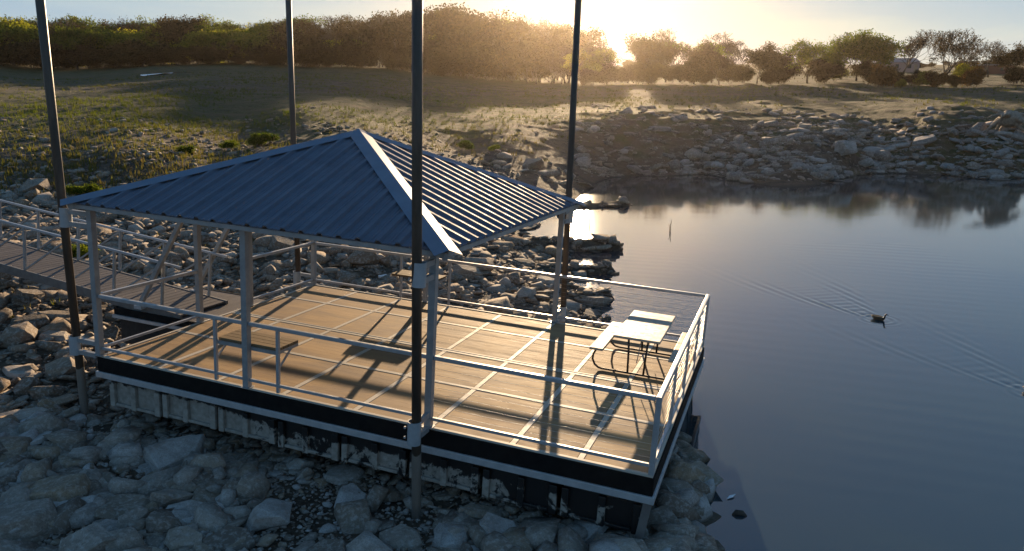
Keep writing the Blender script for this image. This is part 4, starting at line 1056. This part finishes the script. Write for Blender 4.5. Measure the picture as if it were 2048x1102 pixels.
def house(u, v, Y, wd, hh, dp, wall, roof_, label, flat, nm):
    q = at(u, v, Y); z0 = gz(q.x, q.y) - .1; e_ = empty(nm, loc=(q.x, q.y, z0), label=label, cat='building')
    mb = MB(); mb.box(-wd/2, wd/2, 0, dp, 0, hh); wl = mb.build('wall', wall, e_)
    mb = MB()
    if flat: mb.box(-wd/2-.5, wd/2+.5, -.5, dp+.5, hh, hh+.28)
    else: mb.add([(-wd/2-.3,-.3,hh),(wd/2+.3,-.3,hh),(wd/2+.3,dp+.3,hh),(-wd/2-.3,dp+.3,hh),(-wd/2-.3,dp/2,hh+1.3),(wd/2+.3,dp/2,hh+1.3)], [(0,1,5,4),(2,3,4,5),(0,4,3),(1,2,5),(3,2,1,0)])
    mb.build('roof', roof_, e_)
    for x in (-wd*.3, wd*.12):
        mb = MB(); mb.box(x, x+.9, -.03, .02, hh*.4, hh*.8); mb.build('window', M['glass'], e_)
    mb = MB(); mb.box(wd*.32, wd*.32+.9, -.03, .02, 0.02, hh*.78); mb.build('door', M['deadwood'], e_)
house(1808, 140, 215, 8.5, 2.7, 6, M['house_wall'], M['house_roof'], 'small pinkish house far off behind the bare oak', False, 'house')
house(1990, 150, 235, 12, 2.6, 7, M['red_wall'], M['house_roof'], 'dark red shed with flat grey roof beyond the far right trees', True, 'shed')
q = march(330, 147, 80, 160); n = 18; mb = MB(); pts = []
for i in range(n):
    a_ = 2*math.pi*i/n; x, y = q.x + 3.4*math.cos(a_)*(1+.25*math.sin(3*a_)), q.y + 2.6*math.sin(a_) + .5*math.cos(a_)*3; pts.append((x, y, gz(x, y)+.06))
mb.add(pts + [(q.x, q.y, gz(q.x, q.y)+.06)], [(i, (i+1)%n, n) for i in range(n)]); tag(mb.build('puddle', M['water']), kind='structure')
# ------------------------------------------------------------------ camera, light, sky
cam = bpy.data.cameras.new('camera'); cam.sensor_width = 36; cam.lens = F/2048*36; cam.clip_end = 8000; cam.clip_start = .1
co = bpy.data.objects.new('camera', cam); COL.objects.link(co); co.location = (0, 0, CAM_H); co.rotation_euler = (math.pi/2 - PITCH, 0, 0); SC.camera = co
EL, SAZ = R(10.0), R(5.3)
sd = Vector((math.sin(SAZ)*math.cos(EL), math.cos(SAZ)*math.cos(EL), math.sin(EL)))
sun = bpy.data.lights.new('sun', 'SUN'); sun.energy = 5.0; sun.angle = R(.53); sun.color = (1., .73, .45)
so = bpy.data.objects.new('sun', sun); COL.objects.link(so); so.rotation_mode = 'QUATERNION'; so.rotation_quaternion = sd.to_track_quat('Z', 'Y'); so.location = (20, 60, 60)
w = bpy.data.worlds.new('World'); SC.world = w; w.use_nodes = True; nt = w.node_tree; nt.nodes.clear()
sky = nt.nodes.new('ShaderNodeTexSky'); sky.sky_type = 'NISHITA'; sky.sun_disc = False; sky.sun_elevation = EL; sky.sun_rotation = SAZ
sky.air_density = 0.85; sky.dust_density = 0.25; sky.ozone_density = 2.5; sky.altitude = 200
bg = nt.nodes.new('ShaderNodeBackground'); bg.inputs[1].default_value = .135
ou = nt.nodes.new('ShaderNodeOutputWorld'); 
tc = nt.nodes.new('ShaderNodeTexCoord'); mp = nt.nodes.new('ShaderNodeMapping'); mp.inputs['Scale'].default_value = (1.2, 1.2, 9); mp.inputs['Rotation'].default_value = (0, R(7), R(20))
nz = nt.nodes.new('ShaderNodeTexNoise'); nz.inputs['Scale'].default_value = 2.2; nz.inputs['Detail'].default_value = 6; nz.inputs['Distortion'].default_value = .6
rp = nt.nodes.new('ShaderNodeValToRGB'); rp.color_ramp.elements[0].position = .45; rp.color_ramp.elements[0].color = (1.02,.95,1.0,1); rp.color_ramp.elements[1].position = .68; rp.color_ramp.elements[1].color = (1.2,1.05,1.0,1)
mx = nt.nodes.new('ShaderNodeMix'); mx.data_type = 'RGBA'; mx.blend_type = 'MULTIPLY'; mx.inputs[0].default_value = 1
nt.links.new(tc.outputs['Generated'], mp.inputs[0]); nt.links.new(mp.outputs[0], nz.inputs['Vector']); nt.links.new(nz.outputs['Fac'], rp.inputs[0]); gm_ = nt.nodes.new('ShaderNodeGamma'); gm_.inputs[1].default_value = .40; nt.links.new(sky.outputs[0], gm_.inputs[0]); hs_ = nt.nodes.new('ShaderNodeHueSaturation'); hs_.inputs['Saturation'].default_value = 1.85; nt.links.new(gm_.outputs[0], hs_.inputs['Color']); nt.links.new(hs_.outputs[0], mx.inputs[6]); nt.links.new(rp.outputs[0], mx.inputs[7]); cp_ = nt.nodes.new('ShaderNodeMix'); cp_.data_type = 'RGBA'; cp_.blend_type = 'DARKEN'; cp_.inputs[0].default_value = 1; cp_.inputs[7].default_value = (2.9, 2.5, 2.12, 1); nt.links.new(mx.outputs[2], cp_.inputs[6]); nt.links.new(cp_.outputs[2], bg.inputs[0]); nt.links.new(bg.outputs[0], ou.inputs[0])
SC.view_settings.view_transform = 'Standard'; SC.view_settings.look = 'None'; SC.view_settings.exposure = 1.2; SC.view_settings.gamma = 1
SC.render.engine = 'CYCLES'; SC.cycles.use_denoising = True; SC.cycles.max_bounces = 6; SC.cycles.volume_bounces = 0
SC.cycles.sample_clamp_indirect = 6
